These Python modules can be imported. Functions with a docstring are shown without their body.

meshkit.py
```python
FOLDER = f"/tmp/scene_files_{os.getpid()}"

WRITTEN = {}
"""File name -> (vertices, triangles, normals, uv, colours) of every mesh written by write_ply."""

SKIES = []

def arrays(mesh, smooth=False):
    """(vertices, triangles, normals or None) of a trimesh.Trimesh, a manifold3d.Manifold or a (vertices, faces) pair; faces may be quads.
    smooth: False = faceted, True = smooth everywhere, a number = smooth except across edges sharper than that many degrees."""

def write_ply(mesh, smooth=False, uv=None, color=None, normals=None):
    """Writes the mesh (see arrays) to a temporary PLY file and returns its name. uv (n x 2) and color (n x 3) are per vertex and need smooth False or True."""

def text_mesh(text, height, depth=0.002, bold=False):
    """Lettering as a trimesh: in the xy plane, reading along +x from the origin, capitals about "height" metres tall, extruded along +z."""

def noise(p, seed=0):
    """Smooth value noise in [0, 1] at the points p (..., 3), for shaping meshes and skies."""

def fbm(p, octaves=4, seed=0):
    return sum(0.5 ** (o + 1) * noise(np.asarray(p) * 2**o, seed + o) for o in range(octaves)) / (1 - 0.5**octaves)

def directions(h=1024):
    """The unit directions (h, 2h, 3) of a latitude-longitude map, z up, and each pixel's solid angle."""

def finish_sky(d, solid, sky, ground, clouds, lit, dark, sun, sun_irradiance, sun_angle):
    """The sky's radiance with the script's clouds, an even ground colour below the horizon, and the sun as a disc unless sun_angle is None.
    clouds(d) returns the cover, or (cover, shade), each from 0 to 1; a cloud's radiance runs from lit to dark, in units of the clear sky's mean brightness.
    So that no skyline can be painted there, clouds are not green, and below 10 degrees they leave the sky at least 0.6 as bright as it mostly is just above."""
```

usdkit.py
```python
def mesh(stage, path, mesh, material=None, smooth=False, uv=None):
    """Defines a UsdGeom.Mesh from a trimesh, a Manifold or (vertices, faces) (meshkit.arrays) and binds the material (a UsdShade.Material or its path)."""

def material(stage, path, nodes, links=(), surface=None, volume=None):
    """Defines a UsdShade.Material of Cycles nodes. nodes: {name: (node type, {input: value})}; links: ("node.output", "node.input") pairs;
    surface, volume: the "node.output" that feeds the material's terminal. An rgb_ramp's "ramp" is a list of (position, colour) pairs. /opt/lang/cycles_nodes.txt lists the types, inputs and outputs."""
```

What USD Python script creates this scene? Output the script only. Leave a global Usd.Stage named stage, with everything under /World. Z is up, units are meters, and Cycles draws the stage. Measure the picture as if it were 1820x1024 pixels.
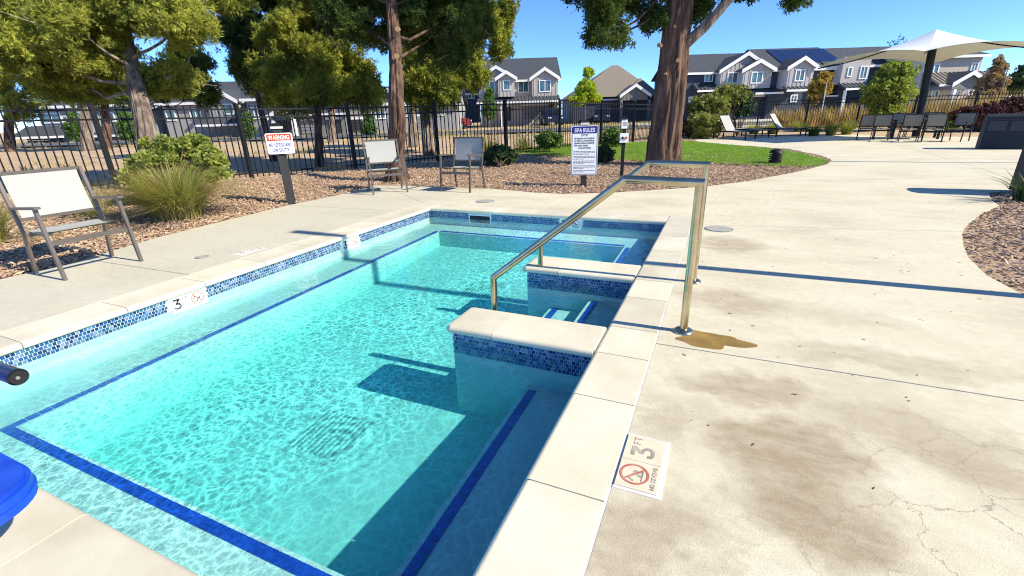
import math, random
import numpy as np, trimesh, shapely, usdkit, meshkit
from shapely.geometry import Polygon, LineString, box as sbox, Point
from pxr import Usd, UsdGeom, UsdLux, UsdShade, Gf, Sdf, Vt

stage = Usd.Stage.CreateInMemory()
UsdGeom.SetStageUpAxis(stage, 'Z')
UsdGeom.Xform.Define(stage, '/World')
UsdGeom.Scope.Define(stage, '/World/Looks')
RNG = np.random.default_rng(7)
PI = math.pi

# ------------------------------------------------------------------ camera, sky, sun
FOC, YAW, PITCH = 813.97, 0.42411, 0.35866
EYE = np.array([0.54288, -1.25519, 1.278])
CR = np.array([0.91543301, 0.40143009, -0.02891848])
CU = np.array([-0.11623138, 0.33247991, 0.9359206])
CF = np.array([-0.38532151, 0.85341139, -0.35102186])
HF = np.array([-math.sin(YAW), math.cos(YAW), 0]); HR = np.array([math.cos(YAW), math.sin(YAW), 0])
cam = UsdGeom.Camera.Define(stage, '/World/camera')
cam.CreateHorizontalApertureAttr(36.0); cam.CreateVerticalApertureAttr(36.0 * 1024 / 1820)
cam.CreateFocalLengthAttr(FOC / 1820 * 36.0)
m4 = np.eye(4); m4[0, :3] = CR; m4[1, :3] = CU; m4[2, :3] = -CF; m4[3, :3] = EYE
cam.AddTransformOp().Set(Gf.Matrix4d(*m4.ravel().tolist()))
cam.CreateExposureAttr(0.96)
SUN_EL, SUN_AZ = math.radians(36.5), math.radians(0.8)      # azimuth from +X towards +Y
SUN = np.array([math.cos(SUN_EL) * math.cos(SUN_AZ), math.cos(SUN_EL) * math.sin(SUN_AZ), math.sin(SUN_EL)])
usdkit.material(stage, '/World/Looks/sky', {
    's': ('sky_texture', {'sky_type': 'single_scattering', 'sun_disc': False, 'sun_elevation': SUN_EL,
                          'sun_rotation': math.atan2(SUN[0], SUN[1]), 'altitude': 3000.0, 'air_density': 0.8, 'aerosol_density': 0.0, 'ozone_density': 10.0}),
    'b': ('background_shader', {'strength': 0.15})}, [('s.color', 'b.color')], surface='b.background')
dome = UsdLux.DomeLight.Define(stage, '/World/sky')
UsdShade.MaterialBindingAPI.Apply(dome.GetPrim()).Bind(UsdShade.Material.Get(stage, '/World/Looks/sky'))
dome.GetPrim().SetCustomDataByKey('kind', 'structure'); dome.GetPrim().SetCustomDataByKey('label', 'clear deep blue sky above the houses'); dome.GetPrim().SetCustomDataByKey('category', 'sky')
sun = UsdLux.DistantLight.Define(stage, '/World/sun')
sun.CreateIntensityAttr(1.05); sun.CreateAngleAttr(0.5); sun.CreateColorAttr(Gf.Vec3f(1.0, 0.915, 0.76)); sun.GetPrim().CreateAttribute('inputs:normalize', Sdf.ValueTypeNames.Bool).Set(True)
zx = SUN; xx = np.cross([0, 0, 1.0], zx); xx /= np.linalg.norm(xx); yx = np.cross(zx, xx)
sm = np.eye(4); sm[0, :3] = xx; sm[1, :3] = yx; sm[2, :3] = zx
sun.AddTransformOp().Set(Gf.Matrix4d(*sm.ravel().tolist()))

# ------------------------------------------------------------------ helpers
def ray(px, py):
    return ((px - 910) / FOC) * CR + ((512 - py) / FOC) * CU + CF
def at(px, py, z=0.0):
    d = ray(px, py); return EYE + d * ((z - EYE[2]) / d[2])
def deep(px, py, Z):
    return EYE + Z * ray(px, py)
def wall_pt(px, py, D):
    """(lateral, height) on the upright plane D metres ahead of the viewer's heading."""
    d = ray(px, py); t = D / (d @ HF); return np.array([d @ HR * t, EYE[2] + d[2] * t])

USED = {}
def path_for(name, parent='/World'):
    k = (str(parent), name); n = USED.get(k, -1) + 1; USED[k] = n
    return f'{parent}/{name}' if n == 0 else f'{parent}/{name}_{n:03d}'
def data(p, **kw):
    p = p.GetPrim() if hasattr(p, 'GetPrim') else p
    for k, v in kw.items():
        if v: p.SetCustomDataByKey(k, v)
    return p
def thing(name, label=None, category=None, group=None, kind=None, loc=None, rz=0.0):
    pth = path_for(name); x = UsdGeom.Xform.Define(stage, pth)
    if loc is not None:
        x.AddTranslateOp().Set(Gf.Vec3d(*map(float, loc)))
    if rz: x.AddRotateZOp().Set(math.degrees(rz))
    data(x, label=label, category=category, group=group, kind=kind)
    return pth
def copy_of(src, loc, rz, label, category, group):
    name = src.split('/')[-1].rstrip('0123456789').rstrip('_')
    pth = path_for(name); x = UsdGeom.Xform.Define(stage, pth)
    x.AddTranslateOp().Set(Gf.Vec3d(*map(float, loc))); x.AddRotateZOp().Set(math.degrees(rz))
    p = x.GetPrim(); p.GetReferences().AddInternalReference(src); p.SetInstanceable(True)
    data(p, label=label, category=category, group=group); return pth

class MB:
    def __init__(s): s.v, s.f, s.n, s.t = [], [], 0, []
    def raw(s, v, f):
        v = np.asarray(v, float); f = np.asarray(f, int)
        if f.shape[1] == 4: f = np.vstack([f[:, [0, 1, 2]], f[:, [0, 2, 3]]])
        s.v.append(v); s.f.append(f + s.n); s.n += len(v); s.t.append(np.full(len(v), RNG.random())); return s
    def tm(s, m, T=None):
        v = np.array(m.vertices)
        if T is not None: v = v @ np.asarray(T)[:3, :3].T + np.asarray(T)[:3, 3]
        return s.raw(v, m.faces)
    def box(s, x0, x1, y0, y1, z0, z1):
        v = [[x, y, z] for x in (x0, x1) for y in (y0, y1) for z in (z0, z1)]
        return s.raw(v, [[0, 1, 3, 2], [4, 6, 7, 5], [0, 4, 5, 1], [2, 3, 7, 6], [0, 2, 6, 4], [1, 5, 7, 3]])
    def beam(s, a, b, w, h, up=(0, 0, 1)):
        a, b = np.asarray(a, float), np.asarray(b, float); t = b - a; t /= np.linalg.norm(t)
        u = np.asarray(up, float)
        if abs(t @ u) > .98: u = np.array([1.0, 0, 0])
        sx = np.cross(t, u); sx /= np.linalg.norm(sx); uz = np.cross(sx, t)
        v = [p + sx * i * w / 2 + uz * j * h / 2 for p in (a, b) for i in (-1, 1) for j in (-1, 1)]
        return s.raw(v, [[0, 1, 3, 2], [4, 6, 7, 5], [0, 4, 5, 1], [2, 3, 7, 6], [0, 2, 6, 4], [1, 5, 7, 3]])
    def tube(s, pts, r, sides=10, cap=True):
        p = np.asarray(pts, float); r = np.broadcast_to(np.asarray(r, float), (len(p),))
        t = np.gradient(p, axis=0); t /= np.linalg.norm(t, axis=1, keepdims=True)
        ref = np.array([0, 0, 1.0]) if abs(t[:, 2]).mean() < .9 else np.array([1.0, 0, 0])
        a = np.cross(t, ref); a /= np.linalg.norm(a, axis=1, keepdims=True); b = np.cross(t, a)
        g = np.arange(sides) * 2 * PI / sides
        v = p[:, None] + r[:, None, None] * (np.cos(g)[None, :, None] * a[:, None] + np.sin(g)[None, :, None] * b[:, None])
        i, j = np.meshgrid(np.arange(len(p) - 1), np.arange(sides), indexing='ij')
        q = np.stack([i * sides + j, i * sides + (j + 1) % sides, (i + 1) * sides + (j + 1) % sides, (i + 1) * sides + j], -1).reshape(-1, 4)
        s.raw(v.reshape(-1, 3), q[:, ::-1])
        if cap:
            for k, fl in ((0, 1), (len(p) - 1, -1)):
                ring = np.vstack([v[k], p[k][None]]); idx = np.arange(sides)
                fc = np.stack([idx, (idx + 1) % sides, np.full(sides, sides)], 1)
                s.raw(ring, fc[:, ::fl])
        return s
    def prism(s, poly, z0, z1, T=None):
        for g in getattr(poly, 'geoms', [poly]):
            if g.is_empty or g.area < 1e-8: continue
            m = trimesh.creation.extrude_polygon(g, z1 - z0, engine='earcut'); m.apply_translation([0, 0, z0]); s.tm(m, T)
        return s
    def mesh(s): return np.vstack(s.v), np.vstack(s.f)
    def build(s, name, mat, parent='/World', smooth=False, **kw):
        pth = path_for(name, parent)
        p = usdkit.mesh(stage, pth, s.mesh(), MAT[mat], smooth=smooth); data(p, **kw)
        if smooth in (False, True) and len(s.t) > 1:
            UsdGeom.PrimvarsAPI(p).CreatePrimvar('tone', Sdf.ValueTypeNames.FloatArray, 'vertex').Set(Vt.FloatArray.FromNumpy(np.concatenate(s.t).astype(np.float32)))
        return pth

def bx(name, mat, parent, x0, x1, y0, y1, z0, z1, **kw): return MB().box(x0, x1, y0, y1, z0, z1).build(name, mat, parent, **kw)
def rrect(x0, x1, y0, y1, r, n=5): return sbox(x0 + r, y0 + r, x1 - r, y1 - r).buffer(r, quad_segs=n)
def T(loc=(0, 0, 0), rz=0.0, M=None):
    m = np.eye(4); c, s_ = math.cos(rz), math.sin(rz)
    R = np.array([[c, -s_, 0], [s_, c, 0], [0, 0, 1.0]])
    m[:3, :3] = R if M is None else R @ np.asarray(M, float); m[:3, 3] = loc; return m
def frame(origin, xaxis, yaxis):
    x = np.asarray(xaxis, float); y = np.asarray(yaxis, float); x /= np.linalg.norm(x); y /= np.linalg.norm(y)
    m = np.eye(4); m[:3, 0], m[:3, 1], m[:3, 2], m[:3, 3] = x, y, np.cross(x, y), origin; return m
def text(mb, txt, height, T4, width=None, bold=False, center=True, depth=0.0012):
    m = meshkit.text_mesh(txt, height, depth, bold); b = m.bounds; w = b[1, 0] - b[0, 0]
    k = min(1.0, width / w) if width else 1.0
    m.apply_transform(np.diag([k, 1, 1, 1.0]))
    b = m.bounds; m.apply_translation([-(b[0, 0] + b[1, 0]) / 2 if center else -b[0, 0], 0, 0]); mb.tm(m, T4); return mb

# ------------------------------------------------------------------ materials
MAT = {}
def mat(name, nodes, links, surface='p.BSDF', volume=None):
    MAT[name] = usdkit.material(stage, '/World/Looks/' + name, nodes, links, surface=surface, volume=volume)
def std(name, c1, c2=None, scale=6.0, rough=0.6, bump=0.0, bscale=40.0, island=0.0, obj=False, stretch=None, metal=0.0, spec=0.5, detail=4.0, dist=0.01, contrast=(0.35, 0.65), trans=None, coat=0.0, objrand=False):
    c2 = c2 or c1
    n = {'g': ('geometry', {}), 'n': ('noise_texture', {'scale': scale, 'detail': detail, 'roughness': 0.6}),
         'r': ('rgb_ramp', {'ramp': [(0, c1), (contrast[0], c1), (contrast[1], c2), (1, c2)]}),
         'p': ('principled_bsdf', {'roughness': rough, 'metallic': metal, 'specular_ior_level': spec, 'coat_weight': coat})}
    l = [('n.fac', 'r.fac')]
    src = 'g.position'
    if obj: n['tc'] = ('texture_coordinate', {}); src = 'tc.object'
    if stretch: n['m'] = ('mapping', {'scale': stretch}); l.append((src, 'm.vector')); src = 'm.vector'
    l.append((src, 'n.vector')); col = 'r.color'
    if island:
        n['hs'] = ('hsv', {}); n['mr'] = ('map_range', {'from_min': 0.0, 'from_max': 1.0, 'to_min': 1 - island, 'to_max': 1 + island})
        n['ri'] = ('attribute', {'attribute': 'tone'}) if not objrand else ('object_info', {})
        l += [('ri.fac' if not objrand else 'ri.random', 'mr.value'), ('mr.result', 'hs.value'), (col, 'hs.color')]; col = 'hs.color'
    l.append((col, 'p.base_color'))
    if bump:
        n['bn'] = ('noise_texture', {'scale': bscale, 'detail': 3.0}); n['b'] = ('bump', {'strength': bump, 'distance': dist})
        l += [(src, 'bn.vector'), ('bn.fac', 'b.height'), ('b.normal', 'p.normal')]
    surf = 'p.BSDF'
    if trans:
        n['t'] = ('translucent_bsdf', {}); n['mx'] = ('mix_closure', {'fac': trans})
        n['tm'] = ('mix', {'mix_type': 'multiply', 'fac': 1.0, 'color2': (1.5, 1.7, 0.8)})
        l += [(col, 'tm.color1'), ('tm.color', 't.color'), ('p.BSDF', 'mx.closure1'), ('t.BSDF', 'mx.closure2')]; surf = 'mx.closure'
    mat(name, n, l, surf)

# concrete deck: cream / grey blotches, brush streaks along X, brown damp stains near the pool edge, hairline cracks
mat('concrete', {
    'g': ('geometry', {}),
    'm1': ('mapping', {'scale': (0.7, 1.1, 1.0)}), 'n1': ('noise_texture', {'scale': 1.3, 'detail': 6.0, 'roughness': 0.65}),
    'm2': ('mapping', {'scale': (1.7, 4.5, 1.0)}), 'n2': ('noise_texture', {'scale': 2.2, 'detail': 6.0, 'roughness': 0.72, 'distortion': 0.4}),
    'n3': ('noise_texture', {'scale': 140.0, 'detail': 3.0, 'roughness': 0.85}), 'n4': ('noise_texture', {'scale': 14.0, 'detail': 5.0, 'roughness': 0.75}),
    'vo': ('voronoi_texture', {'feature': 'f1', 'scale': 55.0}), 'vm': ('map_range', {'from_min': 0.05, 'from_max': 0.14, 'to_min': 0.72, 'to_max': 1.0, 'clamp': True}),
    'base': ('rgb_ramp', {'ramp': [(0.30, (0.53, 0.475, 0.34)), (0.50, (0.63, 0.575, 0.415)), (0.72, (0.68, 0.63, 0.475))]}),
    'sp': ('separate_xyz', {}),
    # damp blotches where they lie on the right-hand deck, their outlines ragged
    'wn': ('noise_texture', {'scale': 2.6, 'detail': 5.0, 'roughness': 0.65}), 'wc': ('vector_math', {'math_type': 'subtract', 'vector2': (0.5, 0.5, 0.5)}), 'wp': ('vector_math', {'math_type': 'multiply_add', 'vector2': (0.75, 0.55, 0.0)}),
    'd0': ('mapping', {'location': (-2.374, -6.013, 0.0), 'scale': (2.941, 6.250, 0.0)}), 'l0': ('vector_math', {'math_type': 'length'}), 'r0': ('map_range', {'from_min': 0.55, 'from_max': 1.12, 'to_min': 0.8, 'to_max': 0.0, 'clamp': True}),
    'd1': ('mapping', {'location': (-2.558, -2.040, 0.0), 'scale': (2.778, 3.846, 0.0)}), 'l1': ('vector_math', {'math_type': 'length'}), 'r1': ('map_range', {'from_min': 0.55, 'from_max': 1.12, 'to_min': 1.0, 'to_max': 0.0, 'clamp': True}),
    'x1': ('math', {'math_type': 'maximum'}),
    'd2': ('mapping', {'location': (-3.193, -1.041, 0.0), 'scale': (3.333, 4.545, 0.0)}), 'l2': ('vector_math', {'math_type': 'length'}), 'r2': ('map_range', {'from_min': 0.55, 'from_max': 1.12, 'to_min': 1.0, 'to_max': 0.0, 'clamp': True}),
    'x2': ('math', {'math_type': 'maximum'}),
    'd3': ('mapping', {'location': (-3.038, -4.153, 0.0), 'scale': (2.174, 5.000, 0.0)}), 'l3': ('vector_math', {'math_type': 'length'}), 'r3': ('map_range', {'from_min': 0.55, 'from_max': 1.12, 'to_min': 0.55, 'to_max': 0.0, 'clamp': True}),
    'x3': ('math', {'math_type': 'maximum'}),
    'd4': ('mapping', {'location': (-3.802, -3.501, 0.0), 'scale': (2.381, 5.000, 0.0)}), 'l4': ('vector_math', {'math_type': 'length'}), 'r4': ('map_range', {'from_min': 0.55, 'from_max': 1.12, 'to_min': 0.7, 'to_max': 0.0, 'clamp': True}),
    'x4': ('math', {'math_type': 'maximum'}),
    'd5': ('mapping', {'location': (-1.733, -7.605, 0.0), 'scale': (2.381, 3.571, 0.0)}), 'l5': ('vector_math', {'math_type': 'length'}), 'r5': ('map_range', {'from_min': 0.55, 'from_max': 1.12, 'to_min': 0.6, 'to_max': 0.0, 'clamp': True}),
    'x5': ('math', {'math_type': 'maximum'}),
    'd6': ('mapping', {'location': (-2.425, 0.379, 0.0), 'scale': (4.545, 5.000, 0.0)}), 'l6': ('vector_math', {'math_type': 'length'}), 'r6': ('map_range', {'from_min': 0.55, 'from_max': 1.12, 'to_min': 0.75, 'to_max': 0.0, 'clamp': True}),
    'x6': ('math', {'math_type': 'maximum'}),
    'd7': ('mapping', {'location': (-2.128, 0.909, 0.0), 'scale': (5.000, 5.556, 0.0)}), 'l7': ('vector_math', {'math_type': 'length'}), 'r7': ('map_range', {'from_min': 0.55, 'from_max': 1.12, 'to_min': 0.7, 'to_max': 0.0, 'clamp': True}),
    'x7': ('math', {'math_type': 'maximum'}),
    'd8': ('mapping', {'location': (-2.172, -10.352, 0.0), 'scale': (2.941, 2.778, 0.0)}), 'l8': ('vector_math', {'math_type': 'length'}), 'r8': ('map_range', {'from_min': 0.55, 'from_max': 1.12, 'to_min': 0.75, 'to_max': 0.0, 'clamp': True}),
    'x8': ('math', {'math_type': 'maximum'}),
    'd9': ('mapping', {'location': (-2.910, -2.172, 0.0), 'scale': (7.143, 3.846, 0.0)}), 'l9': ('vector_math', {'math_type': 'length'}), 'r9': ('map_range', {'from_min': 0.55, 'from_max': 1.12, 'to_min': 0.6, 'to_max': 0.0, 'clamp': True}),
    'x9': ('math', {'math_type': 'maximum'}),
    'd10': ('mapping', {'location': (-2.050, -9.342, 0.0), 'scale': (1.429, 6.250, 0.0)}), 'l10': ('vector_math', {'math_type': 'length'}), 'r10': ('map_range', {'from_min': 0.55, 'from_max': 1.12, 'to_min': 0.5, 'to_max': 0.0, 'clamp': True}),
    'x10': ('math', {'math_type': 'maximum'}),
    'd11': ('mapping', {'location': (-2.660, -10.430, 0.0), 'scale': (2.000, 5.000, 0.0)}), 'l11': ('vector_math', {'math_type': 'length'}), 'r11': ('map_range', {'from_min': 0.55, 'from_max': 1.12, 'to_min': 0.35, 'to_max': 0.0, 'clamp': True}),
    'x11': ('math', {'math_type': 'maximum'}),
    'd12': ('mapping', {'location': (-2.760, -5.090, 0.0), 'scale': (5.000, 7.143, 0.0)}), 'l12': ('vector_math', {'math_type': 'length'}), 'r12': ('map_range', {'from_min': 0.55, 'from_max': 1.12, 'to_min': 0.4, 'to_max': 0.0, 'clamp': True}),
    'x12': ('math', {'math_type': 'maximum'}),
    'sv': ('map_range', {'from_min': 0.25, 'from_max': 0.60, 'to_min': 0.45, 'to_max': 1.0, 'clamp': True}), 'sm': ('math', {'math_type': 'multiply'}), 'sc': ('math', {'math_type': 'multiply', 'value2': 0.82}),
    'mx': ('mix', {'mix_type': 'mix', 'color2': (0.30, 0.225, 0.135)}),
    'fs': ('map_range', {'from_min': 0.58, 'from_max': 0.80, 'to_min': 0.0, 'to_max': 0.40, 'clamp': True}), 'fx': ('mix', {'mix_type': 'mix', 'color2': (0.42, 0.35, 0.25)}),
    'gr': ('rgb_ramp', {'ramp': [(0.3, (0.82, 0.82, 0.82)), (0.7, (1.10, 1.10, 1.10))]}), 'gm': ('mix', {'mix_type': 'multiply', 'fac': 0.8}), 'gv': ('mix', {'mix_type': 'multiply', 'fac': 0.7}),
    'g4': ('rgb_ramp', {'ramp': [(0.3, (0.88, 0.88, 0.88)), (0.7, (1.08, 1.08, 1.08))]}), 'gn': ('mix', {'mix_type': 'multiply', 'fac': 0.8}),
    'lg': ('map_range', {'from_min': -3.0, 'from_max': -4.2, 'to_min': 0.0, 'to_max': 0.5, 'clamp': True}),
    'lm': ('mix', {'mix_type': 'mix', 'color2': (0.50, 0.475, 0.39)}),
    'cn': ('noise_texture', {'scale': 3.5, 'detail': 5.0, 'roughness': 0.7}), 'cs': ('vector_math', {'math_type': 'multiply_add', 'vector2': (0.30, 0.30, 0.0)}),
    'cv': ('voronoi_texture', {'feature': 'distance_to_edge', 'scale': 3.6}),
    'ct': ('map_range', {'from_min': 0.003, 'from_max': 0.016, 'to_min': 1.0, 'to_max': 0.0, 'clamp': True}),
    'cd': ('vector_math', {'math_type': 'distance', 'vector2': (1.75, 0.05, 0.0)}),
    'cm': ('map_range', {'from_min': 0.45, 'from_max': 1.15, 'to_min': 0.75, 'to_max': 0.0, 'clamp': True}),
    'cf': ('math', {'math_type': 'multiply'}), 'cx': ('mix', {'mix_type': 'mix', 'color2': (0.27, 0.22, 0.16)}),
    'ba': ('math', {'math_type': 'add'}), 'b': ('bump', {'strength': 0.45, 'distance': 0.004}), 'p': ('principled_bsdf', {'roughness': 0.78, 'specular_ior_level': 0.3})},
    [('g.position', 'm1.vector'), ('m1.vector', 'n1.vector'), ('g.position', 'm2.vector'), ('m2.vector', 'n2.vector'), ('g.position', 'n3.vector'), ('g.position', 'n4.vector'), ('g.position', 'vo.vector'), ('vo.distance', 'vm.value'),
     ('n1.fac', 'base.fac'), ('g.position', 'wn.vector'), ('wn.color', 'wc.vector1'), ('wc.vector', 'wp.vector1'), ('g.position', 'wp.vector3'),
     ('wp.vector', 'd0.vector'), ('d0.vector', 'l0.vector1'), ('l0.value', 'r0.value'),
     ('wp.vector', 'd1.vector'), ('d1.vector', 'l1.vector1'), ('l1.value', 'r1.value'),
     ('r0.result', 'x1.value1'), ('r1.result', 'x1.value2'),
     ('wp.vector', 'd2.vector'), ('d2.vector', 'l2.vector1'), ('l2.value', 'r2.value'),
     ('x1.value', 'x2.value1'), ('r2.result', 'x2.value2'),
     ('wp.vector', 'd3.vector'), ('d3.vector', 'l3.vector1'), ('l3.value', 'r3.value'),
     ('x2.value', 'x3.value1'), ('r3.result', 'x3.value2'),
     ('wp.vector', 'd4.vector'), ('d4.vector', 'l4.vector1'), ('l4.value', 'r4.value'),
     ('x3.value', 'x4.value1'), ('r4.result', 'x4.value2'),
     ('wp.vector', 'd5.vector'), ('d5.vector', 'l5.vector1'), ('l5.value', 'r5.value'),
     ('x4.value', 'x5.value1'), ('r5.result', 'x5.value2'),
     ('wp.vector', 'd6.vector'), ('d6.vector', 'l6.vector1'), ('l6.value', 'r6.value'),
     ('x5.value', 'x6.value1'), ('r6.result', 'x6.value2'),
     ('wp.vector', 'd7.vector'), ('d7.vector', 'l7.vector1'), ('l7.value', 'r7.value'),
     ('x6.value', 'x7.value1'), ('r7.result', 'x7.value2'),
     ('wp.vector', 'd8.vector'), ('d8.vector', 'l8.vector1'), ('l8.value', 'r8.value'),
     ('x7.value', 'x8.value1'), ('r8.result', 'x8.value2'),
     ('wp.vector', 'd9.vector'), ('d9.vector', 'l9.vector1'), ('l9.value', 'r9.value'),
     ('x8.value', 'x9.value1'), ('r9.result', 'x9.value2'),
     ('wp.vector', 'd10.vector'), ('d10.vector', 'l10.vector1'), ('l10.value', 'r10.value'),
     ('x9.value', 'x10.value1'), ('r10.result', 'x10.value2'),
     ('wp.vector', 'd11.vector'), ('d11.vector', 'l11.vector1'), ('l11.value', 'r11.value'),
     ('x10.value', 'x11.value1'), ('r11.result', 'x11.value2'),
     ('wp.vector', 'd12.vector'), ('d12.vector', 'l12.vector1'), ('l12.value', 'r12.value'),
     ('x11.value', 'x12.value1'), ('r12.result', 'x12.value2'),
     ('x12.value', 'sm.value1'), ('n2.fac', 'sv.value'), ('sv.result', 'sm.value2'), ('sm.value', 'sc.value1'), ('sc.value', 'mx.fac'), ('n2.fac', 'fs.value'), ('fs.result', 'fx.fac'),
     ('g.position', 'sp.vector'), ('sp.x', 'lg.value'), ('lg.result', 'lm.fac'), ('base.color', 'lm.color1'), ('lm.color', 'fx.color1'), ('fx.color', 'mx.color1'),
     ('n3.fac', 'gr.fac'), ('mx.color', 'gm.color1'), ('gr.color', 'gm.color2'), ('gm.color', 'gv.color1'), ('vm.result', 'gv.color2'), ('n4.fac', 'g4.fac'), ('gv.color', 'gn.color1'), ('g4.color', 'gn.color2'),
     ('g.position', 'cn.vector'), ('cn.color', 'cs.vector1'), ('g.position', 'cs.vector3'), ('cs.vector', 'cv.vector'), ('cv.distance', 'ct.value'),
     ('g.position', 'cd.vector1'), ('cd.value', 'cm.value'), ('ct.result', 'cf.value1'), ('cm.result', 'cf.value2'), ('cf.value', 'cx.fac'), ('gn.color', 'cx.color1'),
     ('cx.color', 'p.base_color'), ('n2.fac', 'ba.value1'), ('n3.fac', 'ba.value2'), ('ba.value', 'b.height'), ('b.normal', 'p.normal')])
std('coping', (0.57, 0.515, 0.37), (0.69, 0.64, 0.485), scale=2.2, rough=0.6, bump=0.12, bscale=120, island=0.10, objrand=True)
std('caulk', (0.74, 0.71, 0.64), (0.6, 0.55, 0.46), scale=8, rough=0.7)
std('grout', (0.55, 0.52, 0.45), rough=0.9)
std('plaster', (0.335, 0.46, 0.445), (0.385, 0.52, 0.50), scale=4.0, rough=0.7, bump=0.1, bscale=60)
std('tile_grout', (0.52, 0.56, 0.55), rough=0.9)
mat('mosaic', {'g': ('attribute', {'attribute': 'tone'}), 'r': ('rgb_ramp', {'interpolate': False, 'ramp': [(0, (0.010, 0.03, 0.10)), (0.20, (0.02, 0.08, 0.20)), (0.40, (0.06, 0.14, 0.26)), (0.60, (0.13, 0.20, 0.29)), (0.70, (0.02, 0.10, 0.15)), (0.82, (0.17, 0.23, 0.31)), (0.90, (0.015, 0.07, 0.22))]}),
               'p': ('principled_bsdf', {'roughness': 0.12})}, [('g.fac', 'r.fac'), ('r.color', 'p.base_color')])
std('blue_tile', (0.004, 0.028, 0.27), (0.006, 0.045, 0.36), scale=9, rough=0.2)
std('marker_white', (0.78, 0.78, 0.72), rough=0.35)
std('marker_tan', (0.70, 0.56, 0.40), (0.76, 0.63, 0.46), scale=12, rough=0.5)
std('ink_black', (0.02, 0.02, 0.025), rough=0.5)
std('ink_grey', (0.20, 0.19, 0.165), (0.50, 0.44, 0.34), scale=25, rough=0.6)
std('ink_red', (0.40, 0.11, 0.08), (0.50, 0.22, 0.16), scale=25, rough=0.6)
std('ink_blue', (0.02, 0.03, 0.22), rough=0.5)
std('sign_red', (0.62, 0.07, 0.015), rough=0.4)
std('sign_blue', (0.012, 0.015, 0.17), rough=0.35)
std('sign_white', (0.80, 0.81, 0.80), rough=0.35)
std('steel', (0.62, 0.55, 0.39), (0.48, 0.41, 0.26), scale=7, rough=0.24, metal=1.0)  # yellow tint stands for the cream deck reflected in the bare metal
std('bronze_frame', (0.115, 0.095, 0.075), (0.145, 0.12, 0.095), scale=5, rough=0.38, metal=0.35)
std('sling', (0.42, 0.42, 0.39), (0.37, 0.37, 0.345), scale=300, rough=0.75, obj=True, trans=0.12)
std('sling_grey', (0.22, 0.21, 0.19), (0.27, 0.26, 0.24), scale=300, rough=0.8, obj=True, trans=0.15)
std('black_metal', (0.005, 0.005, 0.006), (0.009, 0.009, 0.010), scale=9, rough=0.55, spec=0.3)
std('post_paint', (0.022, 0.021, 0.019), (0.030, 0.028, 0.026), scale=9, rough=0.5)
std('grey_metal', (0.20, 0.20, 0.19), rough=0.5)
std('lid', (0.40, 0.38, 0.33), (0.33, 0.31, 0.27), scale=20, rough=0.6, obj=True)
std('drain', (0.20, 0.30, 0.30), rough=0.6)
std('dark_hole', (0.01, 0.015, 0.02), rough=0.9)
std('lift_blue', (0.006, 0.045, 0.42), (0.012, 0.075, 0.52), scale=9, rough=0.42, bump=0.25, bscale=160, dist=0.002)
std('black_foam', (0.008, 0.008, 0.01), rough=0.22)
std('canopy', (0.66, 0.69, 0.72), (0.70, 0.73, 0.76), scale=60, rough=0.8, trans=0.08, stretch=(1, 1, 8))
std('bin_dark', (0.008, 0.012, 0.019), (0.012, 0.017, 0.025), scale=14, rough=0.65, spec=0.25)
std('bin_dark2', (0.012, 0.013, 0.016), rough=0.5)
std('mulch', (0.26, 0.165, 0.10), (0.44, 0.315, 0.205), scale=38, rough=0.95, bump=0.5, bscale=60, dist=0.012)
std('chip', (0.36, 0.235, 0.145), (0.56, 0.42, 0.29), scale=5, rough=0.9, island=0.35, objrand=True)
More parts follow.
